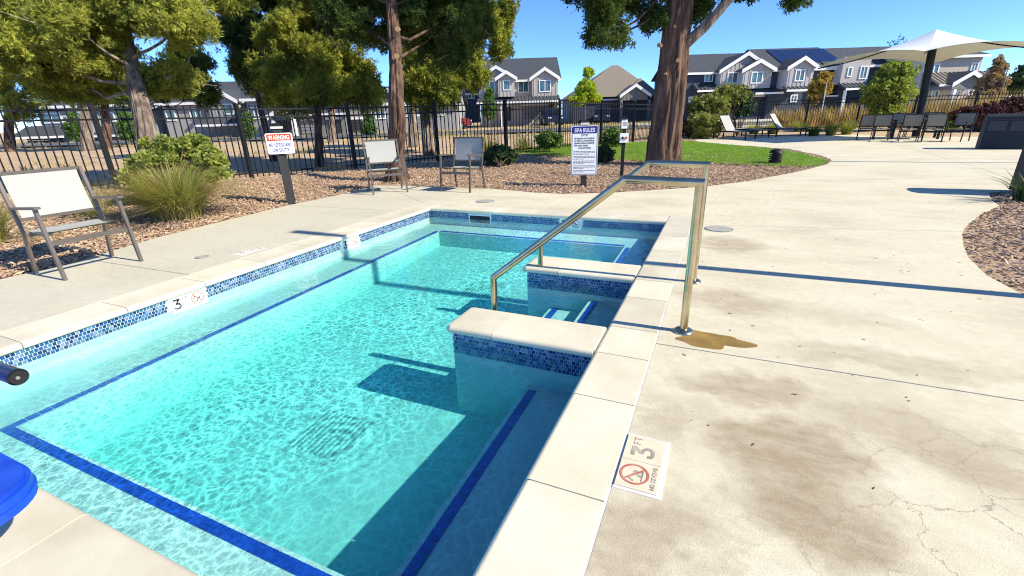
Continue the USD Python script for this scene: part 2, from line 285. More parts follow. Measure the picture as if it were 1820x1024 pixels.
std('needle', (0.10, 0.065, 0.035), (0.05, 0.035, 0.02), scale=30, rough=0.9)
std('dirt', (0.40, 0.27, 0.165), (0.50, 0.37, 0.21), scale=0.7, rough=0.95, bump=0.6, bscale=4.0, dist=0.08)
std('lawn_soil', (0.10, 0.17, 0.015), (0.14, 0.22, 0.02), scale=6, rough=0.95)
std('lawn_blade', (0.15, 0.28, 0.015), (0.24, 0.38, 0.03), scale=3, rough=0.6, trans=0.35)
std('road', (0.075, 0.075, 0.08), (0.10, 0.10, 0.10), scale=3, rough=0.9)
std('pale_concrete', (0.52, 0.49, 0.43), (0.60, 0.57, 0.50), scale=1.5, rough=0.85)
std('juniper_leaf', (0.085, 0.12, 0.020), (0.33, 0.33, 0.050), scale=1.6, rough=0.75, trans=0.2, island=0.25, spec=0.2)
std('juniper_leaf_dark', (0.030, 0.058, 0.015), (0.11, 0.15, 0.030), scale=1.0, rough=0.75, trans=0.22, island=0.25, spec=0.2)
std('bark', (0.19, 0.105, 0.066), (0.034, 0.019, 0.013), scale=9, rough=0.95, stretch=(1, 1, 0.16), bump=1.0, bscale=9, dist=0.05, contrast=(0.3, 0.62))
std('bark_grey', (0.30, 0.235, 0.18), (0.08, 0.058, 0.042), scale=9, rough=0.95, stretch=(1, 1, 0.16), bump=1.0, bscale=9, dist=0.05, contrast=(0.3, 0.62))
std('cut_wood', (0.40, 0.27, 0.14), (0.30, 0.19, 0.10), scale=30, rough=0.9)
std('dead_twig', (0.33, 0.27, 0.19), rough=0.95)
std('leaf_yellow_green', (0.16, 0.20, 0.030), (0.33, 0.35, 0.07), scale=4, rough=0.6, trans=0.35, island=0.2)
std('leaf_green', (0.055, 0.12, 0.018), (0.10, 0.18, 0.03), scale=3, rough=0.6, trans=0.3, island=0.25)
std('leaf_dark', (0.018, 0.05, 0.015), (0.04, 0.085, 0.02), scale=3, rough=0.6, trans=0.2, island=0.25)
std('leaf_lime', (0.28, 0.36, 0.015), (0.38, 0.42, 0.03), scale=3, rough=0.6, trans=0.4, island=0.2)
std('leaf_orange', (0.34, 0.20, 0.035), (0.42, 0.29, 0.06), scale=3, rough=0.7, trans=0.35, island=0.25)
std('leaf_brown', (0.33, 0.19, 0.10), (0.40, 0.26, 0.14), scale=2, rough=0.8, trans=0.25, island=0.2)
std('leaf_purple', (0.04, 0.010, 0.018), (0.085, 0.024, 0.026), scale=3, rough=0.6, trans=0.25, island=0.3)
std('grass_olive', (0.16, 0.19, 0.030), (0.30, 0.27, 0.07), scale=3, rough=0.7, trans=0.3, island=0.3)
std('grass_gold', (0.30, 0.19, 0.075), (0.44, 0.31, 0.14), scale=2, rough=0.8, trans=0.3, island=0.2)
std('grass_straw', (0.42, 0.33, 0.17), (0.52, 0.43, 0.24), scale=2, rough=0.85, trans=0.25, island=0.2)
std('roof_dark', (0.036, 0.043, 0.054), (0.055, 0.062, 0.073), scale=3, rough=0.9, bump=0.5, bscale=6, dist=0.05)
std('roof_brown', (0.15, 0.125, 0.095), (0.24, 0.205, 0.16), scale=9, rough=0.95)
std('metal_roof', (0.07, 0.075, 0.08), rough=0.4)
std('trim', (0.76, 0.75, 0.72), rough=0.6)
std('side_grey', (0.40, 0.375, 0.34), (0.44, 0.41, 0.375), scale=2, rough=0.8)
std('side_mid', (0.17, 0.168, 0.158), (0.19, 0.187, 0.175), scale=2, rough=0.8)
std('side_shaded', (0.036, 0.048, 0.072), (0.045, 0.058, 0.084), scale=2, rough=0.8)  # navy stands for walls in shade, put into the siding colour
std('side_white', (0.27, 0.275, 0.265), (0.31, 0.31, 0.30), scale=2, rough=0.8)  # white walls greyed, the shade of the trees put into their colour
std('side_blue', (0.20, 0.25, 0.28), (0.23, 0.28, 0.31), scale=2, rough=0.8)
std('side_beige', (0.42, 0.375, 0.30), (0.46, 0.41, 0.33), scale=2, rough=0.8)
std('pane', (0.035, 0.085, 0.09), (0.07, 0.15, 0.16), scale=0.8, rough=0.04, spec=0.9)
std('door_dark', (0.03, 0.027, 0.027), rough=0.5)
std('garage_grey', (0.22, 0.22, 0.24), rough=0.6)
std('solar', (0.008, 0.014, 0.045), rough=0.12)
std('car_blue', (0.012, 0.016, 0.045), rough=0.2, coat=0.8); std('car_white', (0.72, 0.72, 0.72), rough=0.25, coat=0.8); std('car_red', (0.30, 0.02, 0.02), rough=0.25, coat=0.8)
std('car_glass', (0.01, 0.012, 0.015), rough=0.05); std('rubber', (0.012, 0.012, 0.012), rough=0.8)
std('rock', (0.035, 0.033, 0.035), (0.07, 0.065, 0.065), scale=8, rough=0.8, bump=0.5, bscale=15)
mat('puddle', {'g': ('geometry', {}), 'n': ('noise_texture', {'scale': 9.0, 'detail': 4.0}), 'r': ('map_range', {'from_min': 0.3, 'from_max': 0.7, 'to_min': 0.06, 'to_max': 0.34, 'clamp': True}), 'd': ('principled_bsdf', {'base_color': (0.30, 0.21, 0.10), 'roughness': 0.04, 'specular_ior_level': 0.5}), 't': ('transparent_bsdf', {'color': (0.90, 0.83, 0.66)}), 'm': ('mix_closure', {'fac': 0.20})},
    [('g.position', 'n.vector'), ('n.fac', 'r.value'), ('r.result', 'm.fac'), ('t.BSDF', 'm.closure1'), ('d.BSDF', 'm.closure2')], surface='m.closure')
# water: reflection by angle over a clear surface, caustic light painted into its transmission colour; absorption in the depth
mat('water', {
    'g': ('geometry', {}), 'dt': ('vector_math', {'math_type': 'dot_product'}), 'ab': ('math', {'math_type': 'absolute'}), 'om': ('math', {'math_type': 'subtract', 'value1': 1.0}),
    'pw': ('math', {'math_type': 'power', 'value2': 5.0}), 'fr': ('math', {'math_type': 'multiply_add', 'value2': 0.85, 'value3': 0.02}),
    'bn': ('noise_texture', {'scale': 9.0, 'detail': 3.0, 'roughness': 0.55}), 'bp': ('bump', {'strength': 0.55, 'distance': 0.012}),
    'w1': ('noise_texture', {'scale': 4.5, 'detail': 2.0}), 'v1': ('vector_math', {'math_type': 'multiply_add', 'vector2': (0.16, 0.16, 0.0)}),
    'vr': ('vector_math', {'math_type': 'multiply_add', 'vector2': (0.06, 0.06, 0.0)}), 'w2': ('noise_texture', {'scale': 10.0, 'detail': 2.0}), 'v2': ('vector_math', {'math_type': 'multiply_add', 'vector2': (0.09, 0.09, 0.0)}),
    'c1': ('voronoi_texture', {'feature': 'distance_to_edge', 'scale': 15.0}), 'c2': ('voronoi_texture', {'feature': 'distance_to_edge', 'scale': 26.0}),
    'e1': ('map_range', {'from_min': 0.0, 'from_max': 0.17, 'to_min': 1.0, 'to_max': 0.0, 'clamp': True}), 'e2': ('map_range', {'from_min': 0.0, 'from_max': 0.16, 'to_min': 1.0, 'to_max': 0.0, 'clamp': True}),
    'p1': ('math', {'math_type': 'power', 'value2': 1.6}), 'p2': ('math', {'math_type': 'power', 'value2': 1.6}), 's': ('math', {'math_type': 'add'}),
    'k': ('math', {'math_type': 'multiply_add', 'value2': 0.66, 'value3': -0.25}),  # brightness of the painted ripple light, network plus rings
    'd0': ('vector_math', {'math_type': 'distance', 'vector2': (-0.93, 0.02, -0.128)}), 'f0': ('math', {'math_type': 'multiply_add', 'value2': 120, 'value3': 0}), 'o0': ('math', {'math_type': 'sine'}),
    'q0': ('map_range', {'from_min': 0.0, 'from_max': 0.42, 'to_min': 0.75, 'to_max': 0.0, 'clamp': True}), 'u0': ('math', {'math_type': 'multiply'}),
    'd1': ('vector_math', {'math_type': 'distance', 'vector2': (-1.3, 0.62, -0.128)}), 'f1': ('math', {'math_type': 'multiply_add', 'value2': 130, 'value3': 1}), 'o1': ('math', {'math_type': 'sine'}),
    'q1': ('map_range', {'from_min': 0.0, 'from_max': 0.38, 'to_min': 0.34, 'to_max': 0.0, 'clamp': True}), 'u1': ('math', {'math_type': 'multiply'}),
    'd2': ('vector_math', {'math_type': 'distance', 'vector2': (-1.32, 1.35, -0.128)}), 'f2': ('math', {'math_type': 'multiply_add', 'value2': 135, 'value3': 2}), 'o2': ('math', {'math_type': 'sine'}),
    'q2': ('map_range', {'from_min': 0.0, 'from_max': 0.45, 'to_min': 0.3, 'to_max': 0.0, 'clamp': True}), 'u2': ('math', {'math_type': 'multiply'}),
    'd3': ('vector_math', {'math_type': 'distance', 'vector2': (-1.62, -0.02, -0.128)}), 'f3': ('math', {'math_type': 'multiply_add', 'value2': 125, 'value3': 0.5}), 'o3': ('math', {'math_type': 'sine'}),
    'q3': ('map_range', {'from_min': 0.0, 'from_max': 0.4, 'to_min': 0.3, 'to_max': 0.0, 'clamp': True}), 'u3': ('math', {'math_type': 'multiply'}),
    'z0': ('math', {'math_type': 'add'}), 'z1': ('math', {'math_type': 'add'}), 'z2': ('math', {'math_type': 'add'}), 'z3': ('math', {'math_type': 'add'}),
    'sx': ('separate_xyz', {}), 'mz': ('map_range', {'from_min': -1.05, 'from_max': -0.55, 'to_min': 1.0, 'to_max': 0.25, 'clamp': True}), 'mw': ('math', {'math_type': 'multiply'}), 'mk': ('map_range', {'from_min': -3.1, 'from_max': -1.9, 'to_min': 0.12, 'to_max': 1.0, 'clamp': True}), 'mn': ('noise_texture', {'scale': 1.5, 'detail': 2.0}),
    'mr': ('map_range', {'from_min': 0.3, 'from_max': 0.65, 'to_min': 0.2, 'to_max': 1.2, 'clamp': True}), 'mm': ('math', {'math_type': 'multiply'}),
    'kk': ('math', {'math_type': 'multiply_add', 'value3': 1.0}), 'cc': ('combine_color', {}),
    't': ('transparent_bsdf', {}), 'gl': ('glossy_bsdf', {'color': (1, 1, 1), 'roughness': 0.02}), 'm': ('mix_closure', {}),
    'av': ('volume_coefficients', {'scatter_coeffs': (0.01, 0.11, 0.10), 'absorption_coeffs': (0.78, 0.025, 0.055), 'anisotropy': 0.2})},
    [('g.incoming', 'dt.vector1'), ('g.normal', 'dt.vector2'), ('dt.value', 'ab.value1'), ('ab.value', 'om.value2'), ('om.value', 'pw.value1'), ('pw.value', 'fr.value1'),
     ('g.position', 'bn.vector'), ('bn.fac', 'bp.height'), ('bp.normal', 'gl.normal'),
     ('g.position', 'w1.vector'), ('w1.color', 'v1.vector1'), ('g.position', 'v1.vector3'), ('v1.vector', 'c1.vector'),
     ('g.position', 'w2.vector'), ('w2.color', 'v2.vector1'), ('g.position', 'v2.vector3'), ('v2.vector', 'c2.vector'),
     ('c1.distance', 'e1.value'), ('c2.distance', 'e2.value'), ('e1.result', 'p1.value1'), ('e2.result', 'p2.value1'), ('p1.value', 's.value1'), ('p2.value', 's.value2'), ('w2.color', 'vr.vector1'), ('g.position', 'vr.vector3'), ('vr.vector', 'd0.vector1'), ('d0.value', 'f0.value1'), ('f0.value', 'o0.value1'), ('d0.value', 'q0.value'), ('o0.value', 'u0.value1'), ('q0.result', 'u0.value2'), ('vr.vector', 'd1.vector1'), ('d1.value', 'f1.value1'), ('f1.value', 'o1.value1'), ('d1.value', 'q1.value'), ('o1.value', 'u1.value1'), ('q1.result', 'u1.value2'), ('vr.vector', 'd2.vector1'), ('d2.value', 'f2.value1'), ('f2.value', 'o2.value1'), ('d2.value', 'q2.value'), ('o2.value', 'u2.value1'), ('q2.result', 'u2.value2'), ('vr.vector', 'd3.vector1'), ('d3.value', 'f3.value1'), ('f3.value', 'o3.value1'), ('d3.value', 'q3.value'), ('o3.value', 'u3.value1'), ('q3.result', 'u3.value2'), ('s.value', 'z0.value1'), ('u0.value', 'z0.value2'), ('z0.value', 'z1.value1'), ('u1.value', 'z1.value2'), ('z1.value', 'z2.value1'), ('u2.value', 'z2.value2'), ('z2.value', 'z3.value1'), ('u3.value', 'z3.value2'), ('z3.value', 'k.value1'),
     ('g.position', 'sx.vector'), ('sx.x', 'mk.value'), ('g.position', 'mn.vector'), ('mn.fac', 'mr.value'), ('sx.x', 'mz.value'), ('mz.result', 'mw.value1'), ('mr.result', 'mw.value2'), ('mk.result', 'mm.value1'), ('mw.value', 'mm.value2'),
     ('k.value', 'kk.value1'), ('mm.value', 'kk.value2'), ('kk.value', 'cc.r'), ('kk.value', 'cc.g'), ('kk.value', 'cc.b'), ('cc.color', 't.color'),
     ('fr.value', 'm.fac'), ('t.BSDF', 'm.closure1'), ('gl.BSDF', 'm.closure2')], surface='m.closure', volume='av.volume')

# ------------------------------------------------------------------ ground levels and plan
PX0, PX1, PY0, PY1 = -3.46, 0.0, -0.73, 4.65          # inner coping edge
deck_line = [(-5.6, -5.0), (-5.45, 0.49), (-5.42, 0.98), (-5.75, 2.08), (-5.87, 3.15), (-5.95, 4.27), (-5.9, 5.2), (-6.02, 6.55), (-4.9, 6.68), (-3.44, 6.67), (-2.5, 6.42), (-1.88, 6.38), (-1.1, 6.7), (-0.49, 7.12), (0.31, 7.7),
             (1.06, 8.61), (2.09, 10.34), (2.85, 11.96), (3.12, 13.0), (3.1, 14.3), (2.55, 16.85), (1.2, 18.5), (-0.2, 20.3), (-0.7, 22.4), (-0.4, 24.2), (2.0, 25.3), (5.3, 26.0), (10.1, 27.4), (18.0, 28.4), (19.5, 9.5), (9.0, 9.0), (6.0, 8.6), (8.0, -5.0)]
DECK = Polygon(deck_line)
bed_r = Polygon([(3.95, 6.8), (3.62, 6.3), (3.4, 5.9), (3.12, 5.35), (2.93, 4.89), (2.76, 4.36), (2.63, 3.87), (2.56, 3.35), (2.6, 2.87), (2.8, 2.3), (3.4, 1.8), (7.5, 1.6), (7.5, 8.6), (5.4, 8.5), (4.3, 8.0), (4.05, 7.3)])
POOL_OUT = sbox(PX0 - 0.36, PY0 - 0.325, PX1 + 0.317, PY1 + 0.33)
DECK = DECK.difference(POOL_OUT).difference(bed_r)
DECKFULL = DECK.union(POOL_OUT)
def gz(x, y):
    x = np.asarray(x, float); y = np.asarray(y, float)
    d = shapely.distance(shapely.points(x, y), DECKFULL)
    far = np.hypot(x - 0.5, y + 1.2)
    return -0.02 + 0.19 * (1 - np.exp(-d / 4.0)) * (np.asarray(bed_r.distance(shapely.points(x, y))) > 0) + 0.12 * np.clip((far - 25) / 40, 0, 1)
def sheet(poly, step, zoff, seed=1, amp=0.0, fr=3.0):
    """a ground sheet over the polygon, following the lie of the land"""
    from scipy.spatial import Delaunay
    x0, y0, x1, y1 = poly.bounds; r = np.random.default_rng(seed)
    gx, gy = np.meshgrid(np.arange(x0, x1, step), np.arange(y0, y1, step)); p = np.stack([gx.ravel(), gy.ravel()], 1) + r.uniform(-.3, .3, (gx.size, 2)) * step
    p = p[shapely.contains_xy(poly.buffer(-step * .3), p[:, 0], p[:, 1])]
    ring = [poly.exterior] + list(poly.interiors); b = np.vstack([[rg.interpolate(t).coords[0] for t in np.arange(0, rg.length, step * .8)] for rg in ring])
    p = np.vstack([p, b]); tri = Delaunay(p).simplices; c = p[tri].mean(1); tri = tri[shapely.contains_xy(poly, c[:, 0], c[:, 1])]
    a = p[tri]; s = np.cross(a[:, 1] - a[:, 0], a[:, 2] - a[:, 0]); tri[s < 0] = tri[s < 0][:, ::-1]; tri = tri[abs(s) > 1e-9]
    z = gz(p[:, 0], p[:, 1]) + zoff
    if amp: z = z + amp * (meshkit.fbm(np.stack([p[:, 0] * fr, p[:, 1] * fr, 0 * p[:, 0]], 1), 3, seed) - .5)
    return MB().raw(np.column_stack([p, z]), tri)

# base ground: fine near, reaching the horizon, open under the pool
xs = np.unique(np.concatenate([[-900, -500, -300, -200, -150, -110], np.arange(-90, -20, 4.0), np.arange(-20, 22, 0.7), np.arange(22, 90, 4.0), [90, 120, 200, 300, 500, 900], [PX0 - 0.2, PX1 + 0.16]]))
ys = np.unique(np.concatenate([[-300, -150, -80, -40], np.arange(-20, -6, 2.0), np.arange(-6, 32, 0.7), np.arange(32, 100, 4.0), [110, 140, 200, 300, 500, 900], [PY0 - 0.16, PY1 + 0.17]]))
GX, GY = np.meshgrid(xs, ys, indexing='ij'); Z = gz(GX, GY) - 0.035
Z += np.where(np.hypot(GX, GY) > 18, 0.25 * (meshkit.fbm(np.stack([GX * .12, GY * .12, 0 * GX], -1), 3, 5) - .5), 0)
idx = np.arange(GX.size).reshape(GX.shape); q4 = np.stack([idx[:-1, :-1], idx[1:, :-1], idx[1:, 1:], idx[:-1, 1:]], -1).reshape(-1, 4)
cx = (GX[:-1, :-1] + GX[1:, 1:]).ravel() / 2; cy = (GY[:-1, :-1] + GY[1:, 1:]).ravel() / 2
q4 = q4[~((cx > PX0 - 0.2) & (cx < PX1 + 0.16) & (cy > PY0 - 0.16) & (cy < PY1 + 0.17))]
MB().raw(np.stack([GX.ravel(), GY.ravel(), Z.ravel()], 1), q4).build('ground', 'dirt', smooth=True, kind='structure', label='dry sandy ground with straw grass beyond the fence', category='ground')

# deck slabs between joints
deck = thing('pool_deck', 'cream concrete pool deck with brown damp stains', 'deck', kind='structure')
joints = [LineString([(0.2, 1.28), (9, 1.30)]), LineString([(0.2, 4.53), (9, 5.95)]), LineString([(-7, 1.12), (-3.7, 1.19)]), LineString([(-7, 4.2), (-3.7, 4.28)]), LineString([(-3.7, 4.9), (-6.3, 6.9)]), LineString([(-1.75, 4.9), (-1.75, 7)]),
          LineString([(0.31, 4.9), (0.9, 9)]), LineString([(0.5, 8.7), (9, 9.2)]), LineString([(2, 12.7), (20, 14)]), LineString([(5.2, 8), (6.5, 27)]), LineString([(2, 17), (20, 18.4)]), LineString([(-2, 21.6), (20, 23)]), LineString([(12, 8), (12.5, 29)]), LineString([(3.5, -5), (3.3, 2.2)]), LineString([(-8, -2.2), (-3.5, -2.2)]), LineString([(-3.6, -5), (-3.7, -0.9)]), LineString([(0.2, -0.9), (0.4, -5)]), LineString([(0.2, -2.2), (9, -2.1)])]
slabs = DECK
for j in joints: slabs = slabs.difference(j.buffer(0.0045))
for g in sorted(slabs.geoms, key=lambda g: -g.area):
    if g.area > 0.01: MB().prism(g, -0.10, 0.0).build('slab', 'concrete', deck)
MB().prism(DECK.buffer(-0.02), -0.10, -0.012).build('joint_filler', 'grout', deck)
ring = sbox(PX0 - 0.36, PY0 - 0.325, PX1 + 0.317, PY1 + 0.33).difference(sbox(PX0 - 0.35, PY0 - 0.315, PX1 + 0.305, PY1 + 0.32))
MB().prism(ring, -0.09, -0.001).build('caulk_bead', 'caulk', deck)

# ------------------------------------------------------------------ the pool
pool = thing('spa_pool', 'rectangular turquoise spa pool with blue mosaic waterline and wraparound bench', 'pool')
BX0, BX1, BY0, BY1 = -3.07, -0.42, -0.38, 4.24          # bench front edges
zb = lambda y: -0.355 + 0.0208 * (np.asarray(y, float) + 0.4)
zf = lambda y: -0.65 + 0.0625 * (np.asarray(y, float) - 1.2)
WX0, WX1, WY0, WY1 = PX0 - 0.03, PX1 + 0.03, PY0 - 0.03, PY1 + 0.03
def slope_prism(poly, zt, zlow):
    mb = MB()
    for g in getattr(poly, 'geoms', [poly]):
        m = trimesh.creation.extrude_polygon(g, 1.0, engine='earcut'); v = np.array(m.vertices); top = v[:, 2] > .5
        v[:, 2] = np.where(top, zt(v[:, 1]), zlow); mb.raw(v, m.faces)
    return mb
walls = sbox(WX0 - 0.12, WY0 - 0.12, WX1 + 0.12, WY1 + 0.12).difference(sbox(WX0, WY0, WX1, WY1))
MB().prism(walls, -1.0, -0.052).build('basin_wall', 'plaster', pool)
slope_prism(sbox(WX0, WY0, WX1, WY1), zf, -1.0).build('floor', 'plaster', pool)
gap = sbox(-1.2, 1.405, WX1 + .01, 2.40)
bench = sbox(WX0, WY0, WX1, WY1).difference(sbox(BX0, BY0, BX1, BY1)).difference(gap)
slope_prism(bench, zb, -0.99).build('bench', 'plaster', pool)
for i, (xe, zt) in enumerate([(-0.37, -0.25), (-0.73, -0.37), (-1.06, -0.49)]):
    bx('step', 'plaster', pool, xe, WX1, 1.392, 2.408, -0.98 + .002 * i, zt)
    n = 16
    for k in range(n):
        y = 1.40 + (k + .5) * 1.0 / n
        MB().box(xe + 0.028, xe + 0.082, y - .029, y + .029, zt - .002, zt + 0.004).build('step_tile', 'blue_tile', pool)
SP = [(1.05, 1.42), (2.38, 2.78)]
for y0, y1 in SP:
    pier = thing_parent = path_for('pier', pool); UsdGeom.Xform.Define(stage, pier)
    bx('pier_body', 'plaster', pier, -0.955, WX1, y0 + .03, y1 - .03, -0.985, -0.052)
def bull(length, depth, both=False, end=False):
    """coping stone: u across (0 at the pool edge), length along v, rounded nose"""
    h, r = 0.052, 0.026
    arc = [(r - r * math.sin(a), -h / 2 + r * math.cos(a)) for a in np.linspace(0, PI, 7)]
    pts = arc + [(depth, -h), (depth, 0)]
    if both: pts = arc + [(depth - u, z) for u, z in reversed(arc)]
    m = trimesh.creation.extrude_polygon(Polygon(pts), length, engine='earcut'); v = np.array(m.vertices)
    return trimesh.Trimesh(np.stack([v[:, 0], v[:, 2], v[:, 1]], 1), np.array(m.faces)[:, ::-1], process=False)
g = 0.003
def stones(cuts, depth, M4, both=False, parent=pool):
    for a, b in zip(cuts[:-1], cuts[1:]):
        m = bull(b - a - 2 * g, depth, both); m.apply_translation([0, a + g, 0]); MB().tm(m, M4).build('coping_stone', 'coping', parent, smooth=35)
stones([-1.05, -0.61, 0.0, 0.61, 1.06, 1.43, 1.97, 2.38, 2.79, 3.30, 3.91, 4.45, 4.97], 0.305, T())                       # right
L4 = np.array([[-1, 0, 0, PX0], [0, 1, 0, 0], [0, 0, 1, 0], [0, 0, 0, 1.0]])
stones([-1.045, -0.73] + list(np.arange(-0.12, 4.7, 0.61)) + [4.97], 0.35, L4)                                                # left
F4 = np.array([[0, 1, 0, 0], [1, 0, 0, PY1], [0, 0, 1, 0], [0, 0, 0, 1.0]])
stones([PX0 + .003] + list(np.arange(-3.0, -0.2, 0.61)) + [-0.003], 0.32, F4)                                                 # far
N4 = np.array([[0, 1, 0, 0], [-1, 0, 0, PY0], [0, 0, 1, 0], [0, 0, 0, 1.0]])
stones([PX0 + .003, -3.21, -2.60, -1.99, -1.38, -0.77, -0.16, -0.003], 0.315, N4)                                             # near
MB().prism(sbox(PX0 - .348, PY0 - .313, PX1 + .303, PY1 + .318).difference(sbox(PX0 - .03, PY0 - .03, PX1 + .03, PY1 + .03)), -0.0518, -0.006).build('coping_mortar', 'grout', pool)
for k, (y0, y1) in enumerate(SP):
    pr = f'{pool}/pier' + ('' if k == 0 else '_001')
    S4 = np.array([[0, 1, 0, 0], [1, 0, 0, y0], [0, 0, 1, 0], [0, 0, 0, 1.0]])
    d = y1 - y0
    stones([-0.962, -0.655, -0.004], d, S4, both=True, parent=pr)
    m = bull(d - .05, 0.04); E4 = np.array([[1, 0, 0, -0.998], [0, 1, 0, y0 + .025], [0, 0, 1, 0], [0, 0, 0, 1.0]])
    MB().tm(m, E4).build('coping_nose', 'coping', pr, smooth=35)
    MB().box(-.95, 0.0, y0 + .03, y1 - .03, -.052, -.004).build('coping_mortar', 'grout', pr)
# waterline mosaic
def mosaic(length, skip=(), rows=6, p=0.0245, seed=0):
    z0 = -.053 - rows * p; r = np.random.default_rng(seed); mb = MB(); n = int(length / p)
    for j in range(rows):
        for i in range(n):
            u = (i + .5 + (.5 if j % 2 else 0)) * p
            if u + p / 2 > length or any(a < u + p / 2 and u - p / 2 < b for a, b in skip): continue
            w = p * (.5 - .055) * r.uniform(.9, 1); h = p * .44; z = z0 + (j + .5) * p
            d = 0.004 + r.uniform(-.0008, .0008)
            mb.raw([[u - w, 0, z - h], [u + w, 0, z - h], [u + w, 0, z + h], [u - w, 0, z + h], [u - w, -d, z - h], [u + w, -d, z - h], [u + w, -d, z + h], [u - w, -d, z + h]],
                   [[4, 5, 6, 7], [0, 1, 5, 4], [1, 2, 6, 5], [2, 3, 7, 6], [3, 0, 4, 7]])
    return mb
def band(origin, ndir, length, parent, skip=(), seed=0, rows=4):
    """tiles on the wall with inward normal ndir; u runs to the right of someone facing the wall from the water"""
    y = -np.asarray(ndir, float); M4 = frame(origin, np.cross(y, [0, 0, 1.0]), y); mb = mosaic(length, skip, rows, seed=seed)
    mb.v = [v @ M4[:3, :3].T + M4[:3, 3] for v in mb.v]; mb.build('waterline_tiles', 'mosaic', parent, kind='stuff')
    b = MB().box(0, length, -.0022, -.0002, -.055 - rows * .0245, -.053); v, f = b.mesh(); MB().raw(v @ M4[:3, :3].T + M4[:3, 3], f).build('tile_backing', 'tile_grout', parent)
WEST, EAST, NORTH, SOUTH = [-1, 0, 0], [1, 0, 0], [0, 1, 0], [0, -1, 0]
band([WX0, WY0, 0], EAST, WY1 - WY0, pool, skip=[(.78 - WY0, 1.10 - WY0), (2.76 - WY0, 3.07 - WY0)], seed=1)
band([WX0, WY1, 0], SOUTH, WX1 - WX0, pool, skip=[(-2.80 - WX0, -2.44 - WX0), (-1.385 - WX0, -1.075 - WX0)], seed=2)
band([WX1, 1.08, 0], WEST, 1.08 - WY0, pool, seed=3); band([WX1, 2.41, 0], WEST, 1.02, pool, seed=4); band([WX1, WY1, 0], WEST, WY1 - 2.75, pool, seed=5)
band([WX1, WY0, 0], NORTH, WX1 - WX0, pool, seed=6)
for k, (y0, y1) in enumerate(SP):
    pr = f'{pool}/pier' + ('' if k == 0 else '_001')
    band([-0.955, y0 + .03, 0], SOUTH, WX1 + .955, pr, seed=10 + k, rows=6); band([WX1, y1 - .03, 0], NORTH, WX1 + .955, pr, seed=20 + k, rows=6)
    band([-0.955, y1 - .03, 0], WEST, y1 - y0 - .06, pr, seed=30 + k, rows=6)
# blue edge tiles along the bench
def line_tiles(a, b, wvec, pitch=0.0625):
    a, b, wv = np.asarray(a, float), np.asarray(b, float), np.asarray(wvec, float); L = np.linalg.norm(b - a); n = round(L / pitch); t = (b - a) / L
    for i in range(n):
        c = a + t * (i + .5) * L / n; h = t * (L / n / 2 - .0025); q = [c - h, c + h, c + h + wv, c - h + wv]
        low = [[p[0], p[1], float(zb(p[1])) - .001] for p in q]; up = [[p[0], p[1], float(zb(p[1])) + .005] for p in q]
        f = np.array([[4, 5, 6, 7], [0, 1, 5, 4], [1, 2, 6, 5], [2, 3, 7, 6], [3, 0, 4, 7]])
        if np.cross(t[:2], wv[:2]) < 0: f = f[:, ::-1]
        MB().raw(low + up, f).build('bench_edge_tile', 'blue_tile', pool)
line_tiles((BX0 - .02, BY0 - .02), (BX0 - .02, BY1 + .02), (-.052, 0)); line_tiles((BX0 + .0, BY1 + .02), (BX1, BY1 + .02), (0, .052))
line_tiles((BX0 - .072, BY0 - .02), (BX1 - .0, BY0 - .02), (0, -.052)); line_tiles((BX1 + .03, BY0 + .06), (BX1 + .03, 1.02), (.052, 0)); line_tiles((BX1 + .03, 2.82), (BX1 + .03, BY1 - .02), (.052, 0))
# floor drains
for cxx, cyy in ((-1.64, 0.56), (-1.72, 3.02)):
    zt = float(zf(cyy)); dr = path_for('floor_drain', pool); UsdGeom.Xform.Define(stage, dr)
    slope_prism(sbox(cxx - .23, cyy - .23, cxx + .23, cyy + .23), lambda y: zf(y) + .004, zt - .03).build('drain_plate', 'plaster', dr)
    for k in range(11):
        x = cxx - .19 + k * .038
        slope_prism(sbox(x - .009, cyy - .19, x + .009, cyy + .19), lambda y: zf(y) + .0065, zt - .02).build('drain_slot', 'drain', dr)
# skimmer mouth in the far wall
sk = path_for('skimmer_mouth', pool); UsdGeom.Xform.Define(stage, sk)
bx('skimmer_frame', 'marker_white', sk, -2.80, -2.44, WY1 - .008, WY1 + .0, -.196, -.072)
bx('skimmer_opening', 'dark_hole', sk, -2.785, -2.455, WY1 - .011, WY1 - .0075, -.19, -.085)
# depth markers
def no_dive(mb_red, mb_blk, M4, R):
    an = np.linspace(0, 2 * PI, 29); circ = Polygon([(R * math.cos(a), R * math.sin(a)) for a in an]).difference(Polygon([(R * .84 * math.cos(a), R * .84 * math.sin(a)) for a in an]))
    bar = LineString([(-R * .66, R * .66), (R * .66, -R * .66)]).buffer(R * .07)
    mb_red.prism(circ.union(bar), 0, .0012, M4)
    body = LineString([(-R * .42, R * .30), (R * .05, -R * .02), (R * .34, -R * .40)]).buffer(R * .10).union(Point(R * .30, -R * .05).buffer(R * .13)).union(LineString([(-R * .42, R * .30), (-R * .62, R * .02)]).buffer(R * .07)).union(LineString([(R * .05, -R * .02), (-R * .12, -R * .42)]).buffer(R * .07))
    wave = LineString([(R * (-.55 + .11 * k), R * (-.56 + .05 * (k % 2))) for k in range(11)]).buffer(R * .035)
    mb_blk.prism(body.union(wave), 0, .0010, M4)
